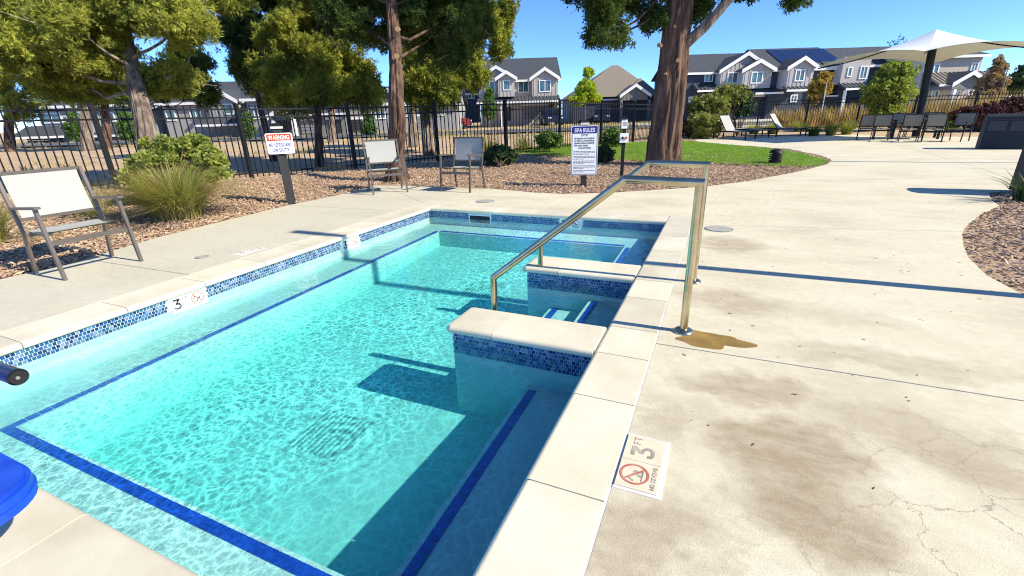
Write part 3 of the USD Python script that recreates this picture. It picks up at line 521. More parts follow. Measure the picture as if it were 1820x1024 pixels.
def marker(name, M4, tile=0.152, base='marker_white', ink='ink_black', red='ink_red', no_text=True, parent=pool, swap=1):
    """two square tiles in the local xy plane, centred at the origin, reading along +x"""
    mk = path_for(name, parent); UsdGeom.Xform.Define(stage, mk)
    for s_ in (-1, 1):
        MB().prism(sbox(-tile / 2 + .001, -tile / 2 + .001, tile / 2 - .001, tile / 2 - .001), -.004, .003, M4 @ T((s_ * tile / 2, 0, 0))).build('marker_tile', base, mk)
    lf = MB(); text(lf, '3', tile * .56, M4 @ T((-swap * tile / 2 - tile * .12, -tile * .27, .0032)), bold=True); text(lf, 'FT', tile * .20, M4 @ T((-swap * tile / 2 + tile * .30, tile * .10, .0032))); lf.build('depth_numeral', ink, mk)
    r_, b_ = MB(), MB(); dy = tile * .09 if no_text else 0
    no_dive(r_, b_, M4 @ T((swap * tile / 2, dy, .0035)), tile * .36)
    if no_text: text(b_, 'NO DIVING', tile * .105, M4 @ T((swap * tile / 2, -tile * .43, .0032)), width=tile * .9, bold=True)
    r_.build('no_diving_ring', red if no_text else red, mk); b_.build('no_diving_print', ink, mk)
for y0, y1 in ((0.78, 1.10), (2.76, 3.07)):
    marker('depth_marker', frame([WX0 + .0065, (y0 + y1) / 2, -.115], [0, 1, 0], [0, 0, 1]), no_text=False)
marker('depth_marker', frame([-1.23, WY1 - .0065, -.115], [1, 0, 0], [0, 0, 1]), no_text=False)
# the plate let into the deck on the right: reads from the pool, numeral first (farther), circle nearer
plate = thing('deck_depth_plate', 'tan NO DIVING and 3 FT tile pair set in the deck beside the coping', 'depth marker')
bx('plate_frame', 'caulk', plate, .318, .489, .078, .402, -.05, .0025)
M4 = frame([0.396, 0.24, .0035], [0, 1, 0], [-1, 0, 0])
marker('plate_tiles', M4, tile=0.150, base='marker_tan', ink='ink_grey', parent=plate, swap=-1)
mk2 = thing('faded_deck_plate', 'faded pair of depth tiles set flush in the left deck', 'depth marker')
for s_ in (-1, 1): bx('marker_tile', 'caulk', mk2, -4.06, -3.92, 1.95 + s_ * .08 - .075, 1.95 + s_ * .08 + .075, -.02, .002)
lf = MB(); text(lf, '3', .08, frame([-3.97, 1.87, .0022], [0, 1, 0], [-1, 0, 0])); lf.build('depth_numeral', 'ink_grey', mk2)
r_ = MB(); b_ = MB(); no_dive(r_, b_, frame([-3.99, 2.03, .0022], [0, 1, 0], [-1, 0, 0]), .055); r_.build('no_diving_ring', 'ink_grey', mk2)
# water body
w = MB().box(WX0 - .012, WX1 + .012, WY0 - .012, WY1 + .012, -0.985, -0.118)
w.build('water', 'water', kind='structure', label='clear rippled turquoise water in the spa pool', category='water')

# round lids in the deck
for (x, y, r_, nm, lb) in [(0.61, 4.40, .14, 'skimmer_lid', 'round grey lid in the deck right of the handrail post'), (-2.88, 5.37, .14, 'skimmer_lid', 'round grey lid in the deck behind the far coping'), (-4.28, 1.62, .05, 'small_lid', 'small round cap in the left deck near the armchair')]:
    l_ = thing(nm, lb, 'lid'); MB().tm(trimesh.creation.cylinder(r_, .012, sections=32), T((x, y, .001))).build('cover', 'lid', l_)
    MB().tm(trimesh.creation.annulus(r_ + .003, r_ + .014, .012, sections=32), T((x, y, -.0025))).build('rim', 'grey_metal', l_)
# puddle at the near post
r5 = np.random.default_rng(3); ang = np.linspace(0, 2 * PI, 40, endpoint=False)
rad = 1 + .22 * np.sin(3 * ang + 1) + .12 * np.sin(5 * ang + 2.2) + .06 * np.sin(9 * ang)
pd = Polygon(np.stack([0.60 + 0.20 * rad * np.cos(ang), 1.44 + 0.105 * rad * np.sin(ang)], 1)).buffer(.015).buffer(-.012)
MB().prism(pd, 0.0008, 0.0030).build('puddle', 'puddle', label='brown water puddle at the foot of the near handrail post', category='puddle')

# ------------------------------------------------------------------ handrails
def handrail(Y, label):
    h = thing('handrail', label, 'handrail', group='stainless handrails at the pool steps')
    R = .024; top = np.array([.452, Y, .905]); bend = np.array([.045, Y, .915]); low = np.array([-.845, Y, .205]); foot = np.array([-.845, Y, -.52])
    s = lambda *p: MB().tube(p, R, 18)
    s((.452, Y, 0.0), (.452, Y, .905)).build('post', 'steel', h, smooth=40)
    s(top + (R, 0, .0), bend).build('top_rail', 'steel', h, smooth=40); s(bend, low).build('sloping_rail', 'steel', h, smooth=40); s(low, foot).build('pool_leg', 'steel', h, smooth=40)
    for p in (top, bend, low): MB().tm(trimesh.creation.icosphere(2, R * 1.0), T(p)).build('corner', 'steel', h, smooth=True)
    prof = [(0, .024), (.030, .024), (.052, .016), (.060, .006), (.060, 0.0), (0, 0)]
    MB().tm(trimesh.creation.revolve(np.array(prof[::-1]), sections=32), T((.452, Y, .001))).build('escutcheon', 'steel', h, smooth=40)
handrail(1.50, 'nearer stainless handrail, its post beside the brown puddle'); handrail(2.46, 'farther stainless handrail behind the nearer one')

# ------------------------------------------------------------------ armchairs
def armchair_parts(c, W=.62, D=.50, sl='sling', fr='bronze_frame', arms=True):
    # local: seat faces +x, width along y
    for s_ in (-1, 1):
        y = s_ * W / 2
        m = MB().beam((D * .56, y, 0), (D * .44, y, .64), .026, .036) if arms else MB().beam((D * .52, y, 0), (D * .46, y, .42), .024, .032)
        m.build('front_leg', fr, c)
        MB().beam((-D * .56, y, 0), (-D * .40, y, .42), .026, .036).beam((-D * .40, y, .405), (-D * .62, y, .93), .026, .036).build('rear_upright', fr, c)
        if arms: MB().beam((-D * .47, y, .625), (D * .56, y, .655), .045, .022).build('armrest', fr, c)
        MB().beam((-D * .42, s_ * (W / 2 - .05), .385), (D * .42, s_ * (W / 2 - .05), .415), .02, .03).build('seat_rail', fr, c)
    MB().beam((D * .475, -W / 2, .335), (D * .475, W / 2, .335), .022, .042).build('front_stretcher', fr, c)
    MB().beam((-D * .42, -W / 2, .37), (-D * .42, W / 2, .37), .02, .03).build('rear_stretcher', fr, c)
    MB().beam((-D * .62, -W / 2, .925), (-D * .62, W / 2, .925), .022, .028).build('top_rail', fr, c)
    n = 7; u = np.linspace(0, 1, n); yy = [-(W / 2 - .035), W / 2 - .035]
    def strip(pts, th=.006):
        v = []; k = len(pts)
        for dz in (0, th):
            for x, z in pts: v += [[x, yy[0], z + dz], [x, yy[1], z + dz]]
        f = []
        for i in range(k - 1):
            a = 2 * i; f += [[a, a + 1, a + 3, a + 2]]; b = 2 * k + 2 * i; f += [[b, b + 2, b + 3, b + 1]]
        return MB().raw(v, f)
    strip([(-D * .45 + t * D * .92, .395 - .018 * math.sin(PI * t) + .02 * t + .012) for t in u]).build('seat_sling', sl, c, smooth=True)
    bs = [(-D * (.455 + .165 * t) - .012 * math.sin(PI * t), .53 + .385 * t) for t in u]
    v = []
    for dx in (0, .006):
        for x, z in bs: v += [[x + dx, yy[0], z], [x + dx, yy[1], z]]
    k = n; f = []
    for i in range(n - 1): a = 2 * i; f += [[a, a + 2, a + 3, a + 1]]; b = 2 * k + 2 * i; f += [[b, b + 1, b + 3, b + 2]]
    MB().raw(v, f).build('back_sling', sl, c, smooth=True)
    MB().beam((-D * .455, -W / 2, .515), (-D * .455, W / 2, .515), .02, .026).build('back_rail', fr, c)
AG = 'sling armchairs around the spa'
ch = thing('armchair', 'white sling armchair on the left deck in front of the big grass clump', 'armchair', AG, loc=(-5.05, 1.01, 0), rz=math.radians(-2)); armchair_parts(ch)
copy_of(ch, (-5.20, 5.87, 0), math.atan2(-.40, .43), 'white sling armchair at the deck corner in front of the tree trunk', 'armchair', AG)
copy_of(ch, (-3.86, 6.40, 0), -PI / 2 - .03, 'white sling armchair right of the corner one, beside the dark green shrub', 'armchair', AG)

# ------------------------------------------------------------------ pool lift at the left edge
lift = thing('pool_lift', 'blue plastic pool lift seat with black armrest at the near left pool corner', 'pool lift')
seat = rrect(-1.72, -1.16, -1.38, -0.835, .14, 8)
sp_ = MB()
m = trimesh.creation.extrude_polygon(seat, .055, engine='earcut'); m.apply_translation([0, 0, .260]); sp_.tm(m)
m = trimesh.creation.extrude_polygon(seat.buffer(-.012), .012, engine='earcut'); m.apply_translation([0, 0, .315]); sp_.tm(m); sp_.build('seat', 'lift_blue', lift, smooth=25)
m = trimesh.creation.extrude_polygon(seat.buffer(.004).difference(seat.buffer(-.004)), .010, engine='earcut'); m.apply_translation([0, 0, .278]); MB().tm(m).build('mould_seam', 'lift_blue', lift, smooth=25)
MB().tm(trimesh.creation.box([.06, .5, .55]), T((-1.74, -1.09, .62), M=trimesh.transformations.rotation_matrix(-.15, [0, 1, 0])[:3, :3])).build('backrest', 'lift_blue', lift)
for y in (-0.775, -1.405):
    MB().tube([(-1.80, y, .585), (-1.29, y, .60)], .024, 20).build('armrest', 'black_foam', lift, smooth=40)
    MB().tube([(-1.29, y, .60), (-1.280, y, .6002), (-1.275, y, .6003)], [.025, .025, .020], 20).build('end_cap', 'black_foam', lift, smooth=40)
    MB().tube([(-1.276, y - .003, .601), (-1.271, y - .003, .601)], .005, 8).build('bolt', 'grey_metal', lift)
    MB().tube([(-1.68, y, .585), (-1.70, -1.09, .30)], .014, 10).build('arm_bracket', 'grey_metal', lift, smooth=40)
MB().beam((-1.70, -1.09, .24), (-2.35, -1.55, .24), .06, .06).build('boom', 'grey_metal', lift)
MB().tube([(-2.35, -1.55, 0), (-2.35, -1.55, 1.2)], .05, 20).build('mast', 'grey_metal', lift, smooth=40)
bx('base_plate', 'grey_metal', lift, -2.6, -2.1, -1.8, -1.3, .001, .03)

# ------------------------------------------------------------------ planting beds, lawn, chips
fence_left = [(-14.2, -2.2), (-11.05, 3.25), (-5.15, 13.6), (-3.3, 18.2), (-1.6, 23.5), (-0.2, 28.6)]
fence_right = [(-0.2, 28.6), (5.0, 29.6), (12.5, 30.2), (26.0, 30.6)]
lawn_poly = Polygon([tuple(at(*p, .06)[:2]) for p in [(905, 277), (960, 281), (1060, 287), (1180, 291), (1300, 292), (1400, 293), (1468, 291), (1474, 286), (1462, 279), (1430, 272), (1395, 266), (1345, 260), (1300, 257), (1262, 252), (1225, 250), (1120, 256), (1040, 259), (960, 265), (915, 270)]]).difference(DECKFULL.buffer(0.02)).buffer(-.05).buffer(.05)
if lawn_poly.geom_type != 'Polygon': lawn_poly = max(lawn_poly.geoms, key=lambda g: g.area)
bed_l = Polygon(fence_left[:1] + fence_left[1:] + [(-0.9, 26.5), (-0.4, 24.3), (-0.7, 22.4), (-0.2, 20.3), (1.2, 18.5), (2.55, 16.85), (3.1, 14.3), (3.12, 13.0), (2.85, 11.96), (2.09, 10.34), (1.06, 8.61), (0.31, 7.7), (-0.49, 7.12), (-1.1, 6.7), (-1.88, 6.38), (-2.5, 6.42), (-3.44, 6.67), (-4.9, 6.68), (-6.02, 6.55), (-5.9, 5.2), (-5.95, 4.27), (-5.87, 3.15), (-5.75, 2.08), (-5.42, .98), (-5.45, .49), (-5.6, -5.0), (-14, -5.0)]).buffer(0)
bed_b = Polygon([(-0.4, 24.3), (2.0, 25.4), (5.3, 26.1), (10.1, 27.5), (18.0, 28.5), (26, 28.6), (26, 30.6), (12.5, 30.2), (5.0, 29.6), (-0.2, 28.6), (-1.6, 23.5), (-0.9, 23.0)]).buffer(0)
for nm, poly, stp, lb in (('mulch_bed', bed_l, .45, 'pink tan bark mulch bed between the deck and the fence'), ('mulch_bed', bed_r, .22, 'brown bark mulch bed at the right edge of the deck'), ('mulch_bed', bed_b, .8, 'mulch strip along the far right fence')):
    sheet(poly, stp, 0.0 if poly is not bed_r else .006, 3, .05, 2.5).build(nm, 'mulch', smooth=True, kind='structure', label=lb, category='ground')
sheet(lawn_poly, .4, .025, 4).build('lawn', 'lawn_soil', smooth=True, kind='structure', label='bright green mown lawn around the big tree', category='lawn')

def instancer(name, protos, pos, quat, scale, ids, label, category, parent='/World'):
    """many small alike pieces as one object"""
    pth = path_for(name, parent); pi = UsdGeom.PointInstancer.Define(stage, pth); rel = pi.CreatePrototypesRel()
    for i, (nm, mb, mt, sm) in enumerate(protos):
        pp = f'{pth}/{nm}' if i == 0 else f'{pth}/{nm}_{i:03d}'
        pm = usdkit.mesh(stage, pp, mb.mesh(), MAT[mt], smooth=sm); rel.AddTarget(pp)
        if len(mb.t) > 1: UsdGeom.PrimvarsAPI(pm).CreatePrimvar('tone', Sdf.ValueTypeNames.FloatArray, 'vertex').Set(Vt.FloatArray.FromNumpy(np.concatenate(mb.t).astype(np.float32)))
    pi.CreatePositionsAttr(Vt.Vec3fArray.FromNumpy(np.asarray(pos, np.float32)))
    q = np.asarray(quat, float); pi.CreateOrientationsAttr([Gf.Quath(float(a), float(b), float(c), float(d)) for a, b, c, d in q])
    pi.CreateScalesAttr(Vt.Vec3fArray.FromNumpy(np.repeat(np.asarray(scale, np.float32)[:, None], 3, 1)))
    pi.CreateProtoIndicesAttr(Vt.IntArray.FromNumpy(np.asarray(ids, np.int32)))
    data(pi, label=label, category=category, kind='stuff')
def rand_in(poly, n, rng, dens=None):
    x0, y0, x1, y1 = poly.bounds; out = np.zeros((0, 2))
    while len(out) < n:
        p = rng.uniform((x0, y0), (x1, y1), (n * 3, 2)); p = p[shapely.contains_xy(poly, p[:, 0], p[:, 1])]
        if dens is not None: p = p[rng.random(len(p)) < dens(p)]
        out = np.vstack([out, p])
    return out[:n]
def yaw_tilt(n, rng, tilt):
    a = rng.uniform(0, 2 * PI, n); ax = rng.uniform(0, 2 * PI, n); t = rng.normal(0, tilt, n)
    qz = np.stack([np.cos(a / 2), 0 * a, 0 * a, np.sin(a / 2)], 1); w1, z1 = qz[:, 0], qz[:, 3]
    w2, x2, y2 = np.cos(t / 2), np.sin(t / 2) * np.cos(ax), np.sin(t / 2) * np.sin(ax)
    return np.stack([w2 * w1, x2 * w1 + y2 * z1, y2 * w1 - x2 * z1, w2 * z1], 1)
r6 = np.random.default_rng(6)
def chip(seed, l, w_, h):
    r = np.random.default_rng(seed); p = np.array([[x, y, z] for x in (-1, 1) for y in (-1, 1) for z in (-1, 1)]) * np.array([l, w_, h]) / 2
    p += r.uniform(-.28, .28, p.shape) * np.array([l, w_, h]); m = trimesh.convex.convex_hull(p); return MB().tm(m)
near = lambda p: np.clip(7.0 / np.hypot(p[:, 0] - .5, p[:, 1] + 1.2), 0, 1) ** 2
A = rand_in(bed_l, 80000, r6, near); B = rand_in(bed_r.buffer(-.02), 15000, r6)
P = np.vstack([A, B]); zz = gz(P[:, 0], P[:, 1]) + np.where(np.arange(len(P)) < len(A), .02, .012) + r6.uniform(-.012, .02, len(P))
instancer('bark_chips', [('chip', chip(1, .040, .022, .012), 'chip', False), ('chip', chip(2, .032, .024, .014), 'mulch', False), ('chip', chip(3, .05, .016, .010), 'chip', False)],
          np.column_stack([P, zz]), yaw_tilt(len(P), r6, .45), r6.uniform(.45, 1.0, len(P)), r6.integers(0, 3, len(P)), 'loose bark chips lying over the mulch beds', 'bark chips')
def blades(n, h, w_, spread, lean, seed, segs=3, droop=.28):
    """a tuft of bent grass blades"""
    r = np.random.default_rng(seed); mb = MB()
    for _ in range(n):
        a = r.uniform(0, 2 * PI); base = r.uniform(0, spread) ** 1.0; bp = np.array([base * math.cos(a), base * math.sin(a), 0]); d = np.array([math.cos(a + r.normal(0, .5)), math.sin(a + r.normal(0, .5)), 0])
        H = h * r.uniform(.6, 1.1); L = lean * r.uniform(.3, 1.2); side = np.array([-d[1], d[0], 0]) * w_ / 2; v = []
        for k in range(segs):
            t = k / segs; c = bp + d * L * t * t + np.array([0, 0, H * (t - droop * t * t * (L / max(h, .01)))]); v += [c - side * (1 - .6 * t), c + side * (1 - .6 * t)]
        v.append(bp + d * L + np.array([0, 0, H * (1 - droop * L / max(h, .01))])); f = []
        for k in range(segs - 1): f += [[2 * k, 2 * k + 1, 2 * k + 3], [2 * k, 2 * k + 3, 2 * k + 2]]
        f.append([2 * segs - 2, 2 * segs - 1, 2 * segs]); mb.raw(v, f)
    return mb
Lp = rand_in(lawn_poly, 15000, r6)
instancer('lawn_grass', [('tuft', blades(9, .055, .009, .05, .03, 11, 2), 'lawn_blade', False), ('tuft', blades(9, .048, .009, .05, .035, 12, 2), 'lawn_blade', False)],
          np.column_stack([Lp, gz(Lp[:, 0], Lp[:, 1]) + .022]), yaw_tilt(len(Lp), r6, .1), r6.uniform(.7, 1.3, len(Lp)), r6.integers(0, 2, len(Lp)), 'short bright green grass of the lawn', 'grass')
# dry field beyond the fence
field = Polygon([(-75, -20), (-12, -8), (-11.6, 3.4), (-5.6, 13.8), (-3.7, 18.4), (-2.0, 23.7), (-0.5, 29.4), (5, 30.4), (30, 31.5), (60, 40), (40, 60), (-60, 75), (-80, 40)])
Fp = rand_in(field, 9000, r6, lambda p: np.clip(meshkit.fbm(np.column_stack([p * .12, 0 * p[:, 0]]), 3, 9) * 2.6 - .95, 0.04, 1) * np.clip(22 / np.hypot(p[:, 0] + 5, p[:, 1] - 5), .1, 1))
instancer('dry_field_grass', [('tuft', blades(16, .26, .02, .16, .14, 21), 'grass_straw', False), ('tuft', blades(14, .20, .02, .2, .16, 22), 'grass_straw', False)],
          np.column_stack([Fp, gz(Fp[:, 0], Fp[:, 1]) - .06]), yaw_tilt(len(Fp), r6, .1), r6.uniform(.5, 1.3, len(Fp)), r6.integers(0, 2, len(Fp)), 'dry straw coloured grass on the open ground beyond the fence', 'dry grass')
# litter on the deck
dn = rand_in(DECK.intersection(sbox(.4, -2, 6, 9)).buffer(-.03), 420, r6)
instancer('deck_litter', [('needle', MB().beam((-.008, 0, .0015), (.008, .002, .0015), .0022, .0015), 'needle', False), ('needle', MB().beam((-.003, 0, .0015), (.003, .001, .0015), .003, .0015), 'needle', False)],
          np.column_stack([dn, np.full(len(dn), .001)]), yaw_tilt(len(dn), r6, 0.0), r6.uniform(.5, 1.5, len(dn)), r6.integers(0, 2, len(dn)), 'scattered brown needles and crumbs on the concrete', 'litter')

# ------------------------------------------------------------------ fences
def fence(pts, label, H=1.58):
    fn = thing('picket_fence', label, 'fence'); ls = LineString(pts); L = ls.length
    P_ = lambda s: np.array(ls.interpolate(s).coords[0]); zg = lambda p: float(gz(p[0], p[1]))
    n = int(L / .122)
    posts = np.arange(0, L + .01, L / round(L / 2.44))
    for s in posts:
        p = P_(s); z = zg(p); MB().box(p[0] - .038, p[0] + .038, p[1] - .038, p[1] + .038, z - .05, z + H + .03).build('post', 'black_metal', fn)
        MB().box(p[0] - .045, p[0] + .045, p[1] - .045, p[1] + .045, z + H + .03, z + H + .05).build('post_cap', 'black_metal', fn)
    for a, b in zip(posts[:-1], posts[1:]):
        pa, pb = P_(a), P_(b)
        for hz in (.13, H - .24, H - .07): MB().beam((*pa, zg(pa) + hz), (*pb, zg(pb) + hz), .03, .034).build('rail', 'black_metal', fn)
    mb_all = MB()
    for k in range(n):
        s = (k + .5) * L / n
        if min(abs(posts - s)) < .05: continue
        p = P_(s); z = zg(p)
        MB().box(p[0] - .0095, p[0] + .0095, p[1] - .0095, p[1] + .0095, z + .05, z + H + .015).build('picket', 'black_metal', fn)
fence(fence_left, 'long black metal picket fence running behind the armchairs to the lawn'); fence(fence_right, 'black metal picket fence along the far right patio')

# ------------------------------------------------------------------ signs and posts
def box_post(t, p, w_, h, rz=0.0, cap=True):
    M4 = T((p[0], p[1], 0), rz)
    z0 = float(gz(p[0], p[1])) - .05
    def bb(x0, x1, y0, y1, a, b): m = trimesh.creation.box([x1 - x0, y1 - y0, b - a]); m.apply_translation([(x0 + x1) / 2, (y0 + y1) / 2, (a + b) / 2]); return MB().tm(m, M4)
    bb(-w_ / 2, w_ / 2, -w_ / 2, w_ / 2, z0, h).build('post', 'post_paint' if cap else 'black_metal', t)
    if cap:
        c = w_ / 2 + .022; bb(-c, c, -c, c, h, h + .035).build('cap_base', 'pale_concrete', t)
        m = trimesh.creation.extrude_polygon(sbox(-c, -c, c, c), .05); v = np.array(m.vertices); v[v[:, 2] > .02, :2] *= .55; m = trimesh.Trimesh(v, m.faces); m.apply_translation([0, 0, h + .035]); MB().tm(m, M4).build('cap_top', 'black_metal', t)
    return bb, M4
w_ = thing('warning_sign', 'small white and red WARNING sign on a black post by the left fence', 'sign')
rzw = math.radians(62)                                       # sign faces -y of its frame
bb, M4 = box_post(w_, (-6.05, 4.36), .135, 1.20, rzw - PI / 4 + .55)
M4 = T((-6.05, 4.36, 0), math.radians(40))
S4 = M4 @ frame([0.02, -.100, .965], [1, 0, 0], [0, 0, 1])
MB().prism(rrect(-.20, .20, -.15, .17, .03), -.006, 0, S4).build('sign_plate', 'sign_white', w_)
MB().prism(rrect(-.18, .18, .055, .155, .015), 0, .0015, S4).build('header_panel', 'sign_red', w_)
a_ = MB(); text(a_, 'WARNING', .062, S4 @ T((0, .072, .0016)), width=.31, bold=True); a_.build('header_lettering', 'sign_white', w_)
a_ = MB(); text(a_, 'NO LIFEGUARD', .052, S4 @ T((0, -.035, .0002)), width=.33, bold=True); text(a_, 'ON DUTY', .052, S4 @ T((0, -.115, .0002)), width=.25, bold=True); a_.build('lettering', 'ink_blue', w_)
sp = thing('spa_rules_sign', 'tall white SPA RULES sign with blue header on a black post', 'sign')
bb, M4 = box_post(sp, (-1.74, 7.16), .105, 1.10, math.radians(20))
M4 = T((-1.74, 7.16, 0), math.radians(16)); S4 = M4 @ frame([0.0, -.075, .66], [1, 0, 0], [0, 0, 1])
MB().prism(rrect(-.235, .235, -.425, .425, .035), -.006, 0, S4).build('sign_plate', 'sign_white', sp)
MB().prism(rrect(-.225, .225, -.415, .415, .028).difference(rrect(-.214, .214, -.404, .404, .02)), 0, .001, S4).build('border_line', 'sign_blue', sp)
MB().prism(rrect(-.214, .214, .295, .404, .02), 0, .0014, S4).build('header_panel', 'sign_blue', sp)
a_ = MB(); text(a_, 'SPA RULES', .066, S4 @ T((0, .318, .0015)), width=.36, bold=True); a_.build('header_lettering', 'sign_white', sp)
a_ = MB(); text(a_, 'STOP', .034, S4 @ T((0, .25, .0002)), bold=True); a_.build('stop_heading', 'ink_black', sp)
for k, ln in enumerate(['All persons are required', 'to take a cleansing', 'shower before entering', 'the spa area.']): a_ = MB(); text(a_, ln, .030, S4 @ T((-.18, .200 - .040 * k, .0002)), bold=True, center=False, width=.35); a_.build('rule_line', 'ink_black', sp)
a_ = MB(); text(a_, 'CAUTION', .034, S4 @ T((0, .032, .0002)), bold=True); a_.build('caution_heading', 'ink_black', sp)
r8 = random.Random(8); y = -.005
for para in (3, 3, 3, 3, 2):
    a_ = MB()
    for k in range(para):
        x = -.19; end = .19 if k < para - 1 else r8.uniform(-.05, .10)
        while x < end:
            wd = r8.uniform(.018, .055); a_.prism(sbox(x, y - .010, min(x + wd, end), y), 0, .001, S4); x += wd + .010
        y -= .0235
    y -= .013; a_.build('small_print', 'ink_black', sp, kind='stuff')
em = thing('shutoff_post', 'slim black post with white box of two red buttons right of the rules sign', 'control post')
bb, M4 = box_post(em, (-1.30, 8.50), .062, 1.16, math.radians(20), cap=False)
bb(-.05, .05, -.05, .05, 1.16, 1.205).build('cap', 'black_metal', em)
bb(-.085, .085, -.085, -.032, .72, .90).build('control_box', 'sign_white', em)
S4 = M4 @ frame([0, -.0855, .81], [1, 0, 0], [0, 0, 1])
for x, mt in ((-.035, 'ink_black'), (.035, 'sign_red')): MB().prism(Point(x, 0).buffer(.024), 0, .018, S4).build('button', mt, em)
bb(-.058, .058, -.036, -.032, .985, 1.15).build('notice_plate', 'sign_white', em)
S5 = M4 @ frame([0, -.0362, 1.07], [1, 0, 0], [0, 0, 1]); MB().prism(Point(0, 0).buffer(.04).difference(Point(0, 0).buffer(.03)).union(LineString([(-.02, .02), (.02, -.02)]).buffer(.006)), 0, .001, S5).build('notice_print', 'ink_black', em)
# bollard path light
bl = thing('bollard_light', 'short black louvred bollard light on the mulch by the path', 'bollard light')
B4 = T((1.72, 11.55, 0.02)); cyl = lambda r_, a, b, n=28: MB().tm(trimesh.creation.cylinder(r_, b - a, sections=n, transform=T((0, 0, (a + b) / 2))), B4)
cyl(.135, -.05, .10).build('base', 'black_metal', bl, smooth=40); cyl(.085, .10, .27).build('core', 'black_metal', bl, smooth=40)
for k in range(3): cyl(.145, .125 + .045 * k, .145 + .045 * k).build('louvre', 'black_metal', bl, smooth=40)
MB().tm(trimesh.creation.revolve(np.array([(0, .27), (.15, .27), (.15, .285), (.12, .33), (.06, .355), (0, .36)]), sections=28), B4).build('hood', 'black_metal', bl, smooth=40)
# tall light pole standing in the right bed (its shadow lies across the deck and the water)
lp = thing('light_pole', 'tall dark light pole standing in the bed right of the deck', 'light pole')
MB().tube([(3.35, 2.90, -.02), (3.35, 2.90, 5.25)], .055, 16).build('pole', 'black_metal', lp, smooth=40)
bx('luminaire', 'black_metal', lp, 2.90, 3.45, 2.83, 2.97, 5.25, 5.33); bx('pole_base', 'grey_metal', lp, 3.20, 3.50, 2.75, 3.05, -.02, .12)
lp = thing('light_pole', 'second tall dark light pole out on the right patio', 'light pole')
MB().tube([(9.2, 12.72, 0), (9.2, 12.72, 4.15)], .05, 16).build('pole', 'black_metal', lp, smooth=40)
bx('luminaire', 'black_metal', lp, 8.55, 9.25, 12.66, 12.80, 4.15, 4.23); bx('pole_base', 'grey_metal', lp, 9.05, 9.35, 12.57, 12.87, .001, .12)
# litter bins
def bin_parts(t):
    W2, D2, H = .46, .30, .98
    prof = Polygon([(-D2, 0), (D2, 0), (D2, H * .86)] + [(D2 * math.cos(a), H * .86 + .10 * math.sin(a)) for a in np.linspace(0, PI, 13)] + [(-D2, H * .86)])
    M = frame([W2, 0, 0], [0, 1, 0], [0, 0, 1]); m = trimesh.creation.extrude_polygon(prof, 2 * W2, engine='earcut'); v = np.array(m.vertices) @ M[:3, :3].T
    v[:, 0] += -v[:, 0].min() - W2; MB().raw(v, m.faces).build('body', 'bin_dark', t, smooth=35)
    bx('lid_line', 'bin_dark2', t, -W2 - .004, W2 + .004, -D2 - .004, D2 + .004, H * .80, H * .815)
    for s_ in (-1, 1): bx('flap', 'bin_dark2', t, s_ * .225 - .19, s_ * .225 + .19, -D2 - .012, -D2 - .002, .50, .76)
    bx('plinth', 'bin_dark2', t, -W2 + .02, W2 - .02, -D2 + .02, D2 - .02, -.01, .03)
b1 = thing('litter_bin', 'dark double litter bin with rounded top on the right patio', 'litter bin', loc=(7.82, 16.95, .0), rz=math.radians(-12)); bin_parts(b1)
copy_of(b1, (5.06, 7.95, .02), math.radians(-4), 'dark litter bin cut off by the right edge behind the spiky shrub', 'litter bin', None)

# ------------------------------------------------------------------ trees and plants
def spray(n, L, w_, seed, up=.35):
    """a tuft of narrow leaf faces radiating from a point: (faces, vertices)"""
    r = np.random.default_rng(seed); d = r.normal(size=(n, 3)); d[:, 2] += up; d /= np.linalg.norm(d, axis=1, keepdims=True)
    s = np.cross(d, r.normal(size=(n, 3))); s /= np.linalg.norm(s, axis=1, keepdims=True); ln = L * r.uniform(.55, 1.15, n)[:, None]; o = d * L * r.uniform(0, .35, n)[:, None]
    v = np.stack([o, o + d * ln * .5 + s * w_ * .5, o + d * ln, o + d * ln * .5 - s * w_ * .5], 1)
    return v                                            # n x 4 x 3
FAN = np.array([[0, 1, 2], [0, 2, 3]])
def foliage(centres, scale, template, rng, out=None):
    """place turned copies of leaf tufts; returns an MB with a tone for every tuft"""
    n = len(centres); mb = MB(); k = len(template)
    pick = rng.integers(0, k, n); a = rng.uniform(0, 2 * PI, n); sc = np.asarray(scale) * rng.uniform(.7, 1.3, n)
    for t in range(k):
        i = np.nonzero(pick == t)[0]
        if not len(i): continue
        V = template[t]; c, s_ = np.cos(a[i]), np.sin(a[i])
        R = np.zeros((len(i), 3, 3)); R[:, 0, 0] = c; R[:, 0, 1] = -s_; R[:, 1, 0] = s_; R[:, 1, 1] = c; R[:, 2, 2] = 1
        P = np.einsum('nij,lkj->nlki', R, V) * sc[i][:, None, None, None] + np.asarray(centres)[i][:, None, None, :]
        m = P.reshape(-1, 3); nl = V.shape[0] * len(i); f = (np.arange(nl)[:, None, None] * 4 + FAN[None]).reshape(-1, 3)
        mb.raw(m, f); mb.t[-1] = np.repeat(rng.random(len(i)), V.shape[0] * 4)
    return mb
def blob_pts(c, rad, n, rng, shell=.55, hole=.42, fr=1.3, seed=0):
    out = np.zeros((0, 3))
    while len(out) < n:
        d = rng.normal(size=(n * 2, 3)); d /= np.linalg.norm(d, axis=1, keepdims=True); rr = (shell + (1 - shell) * rng.random(len(d))) ** .8
        p = d * rr[:, None] * (1 + .35 * (meshkit.noise(d * 2.2 + seed * 7.1, seed) - .5))[:, None] * np.asarray(rad) + np.asarray(c)
        p = p[meshkit.fbm(p * fr, 2, seed + 3) > hole]; out = np.vstack([out, p]); hole -= .015
    return out[:n]
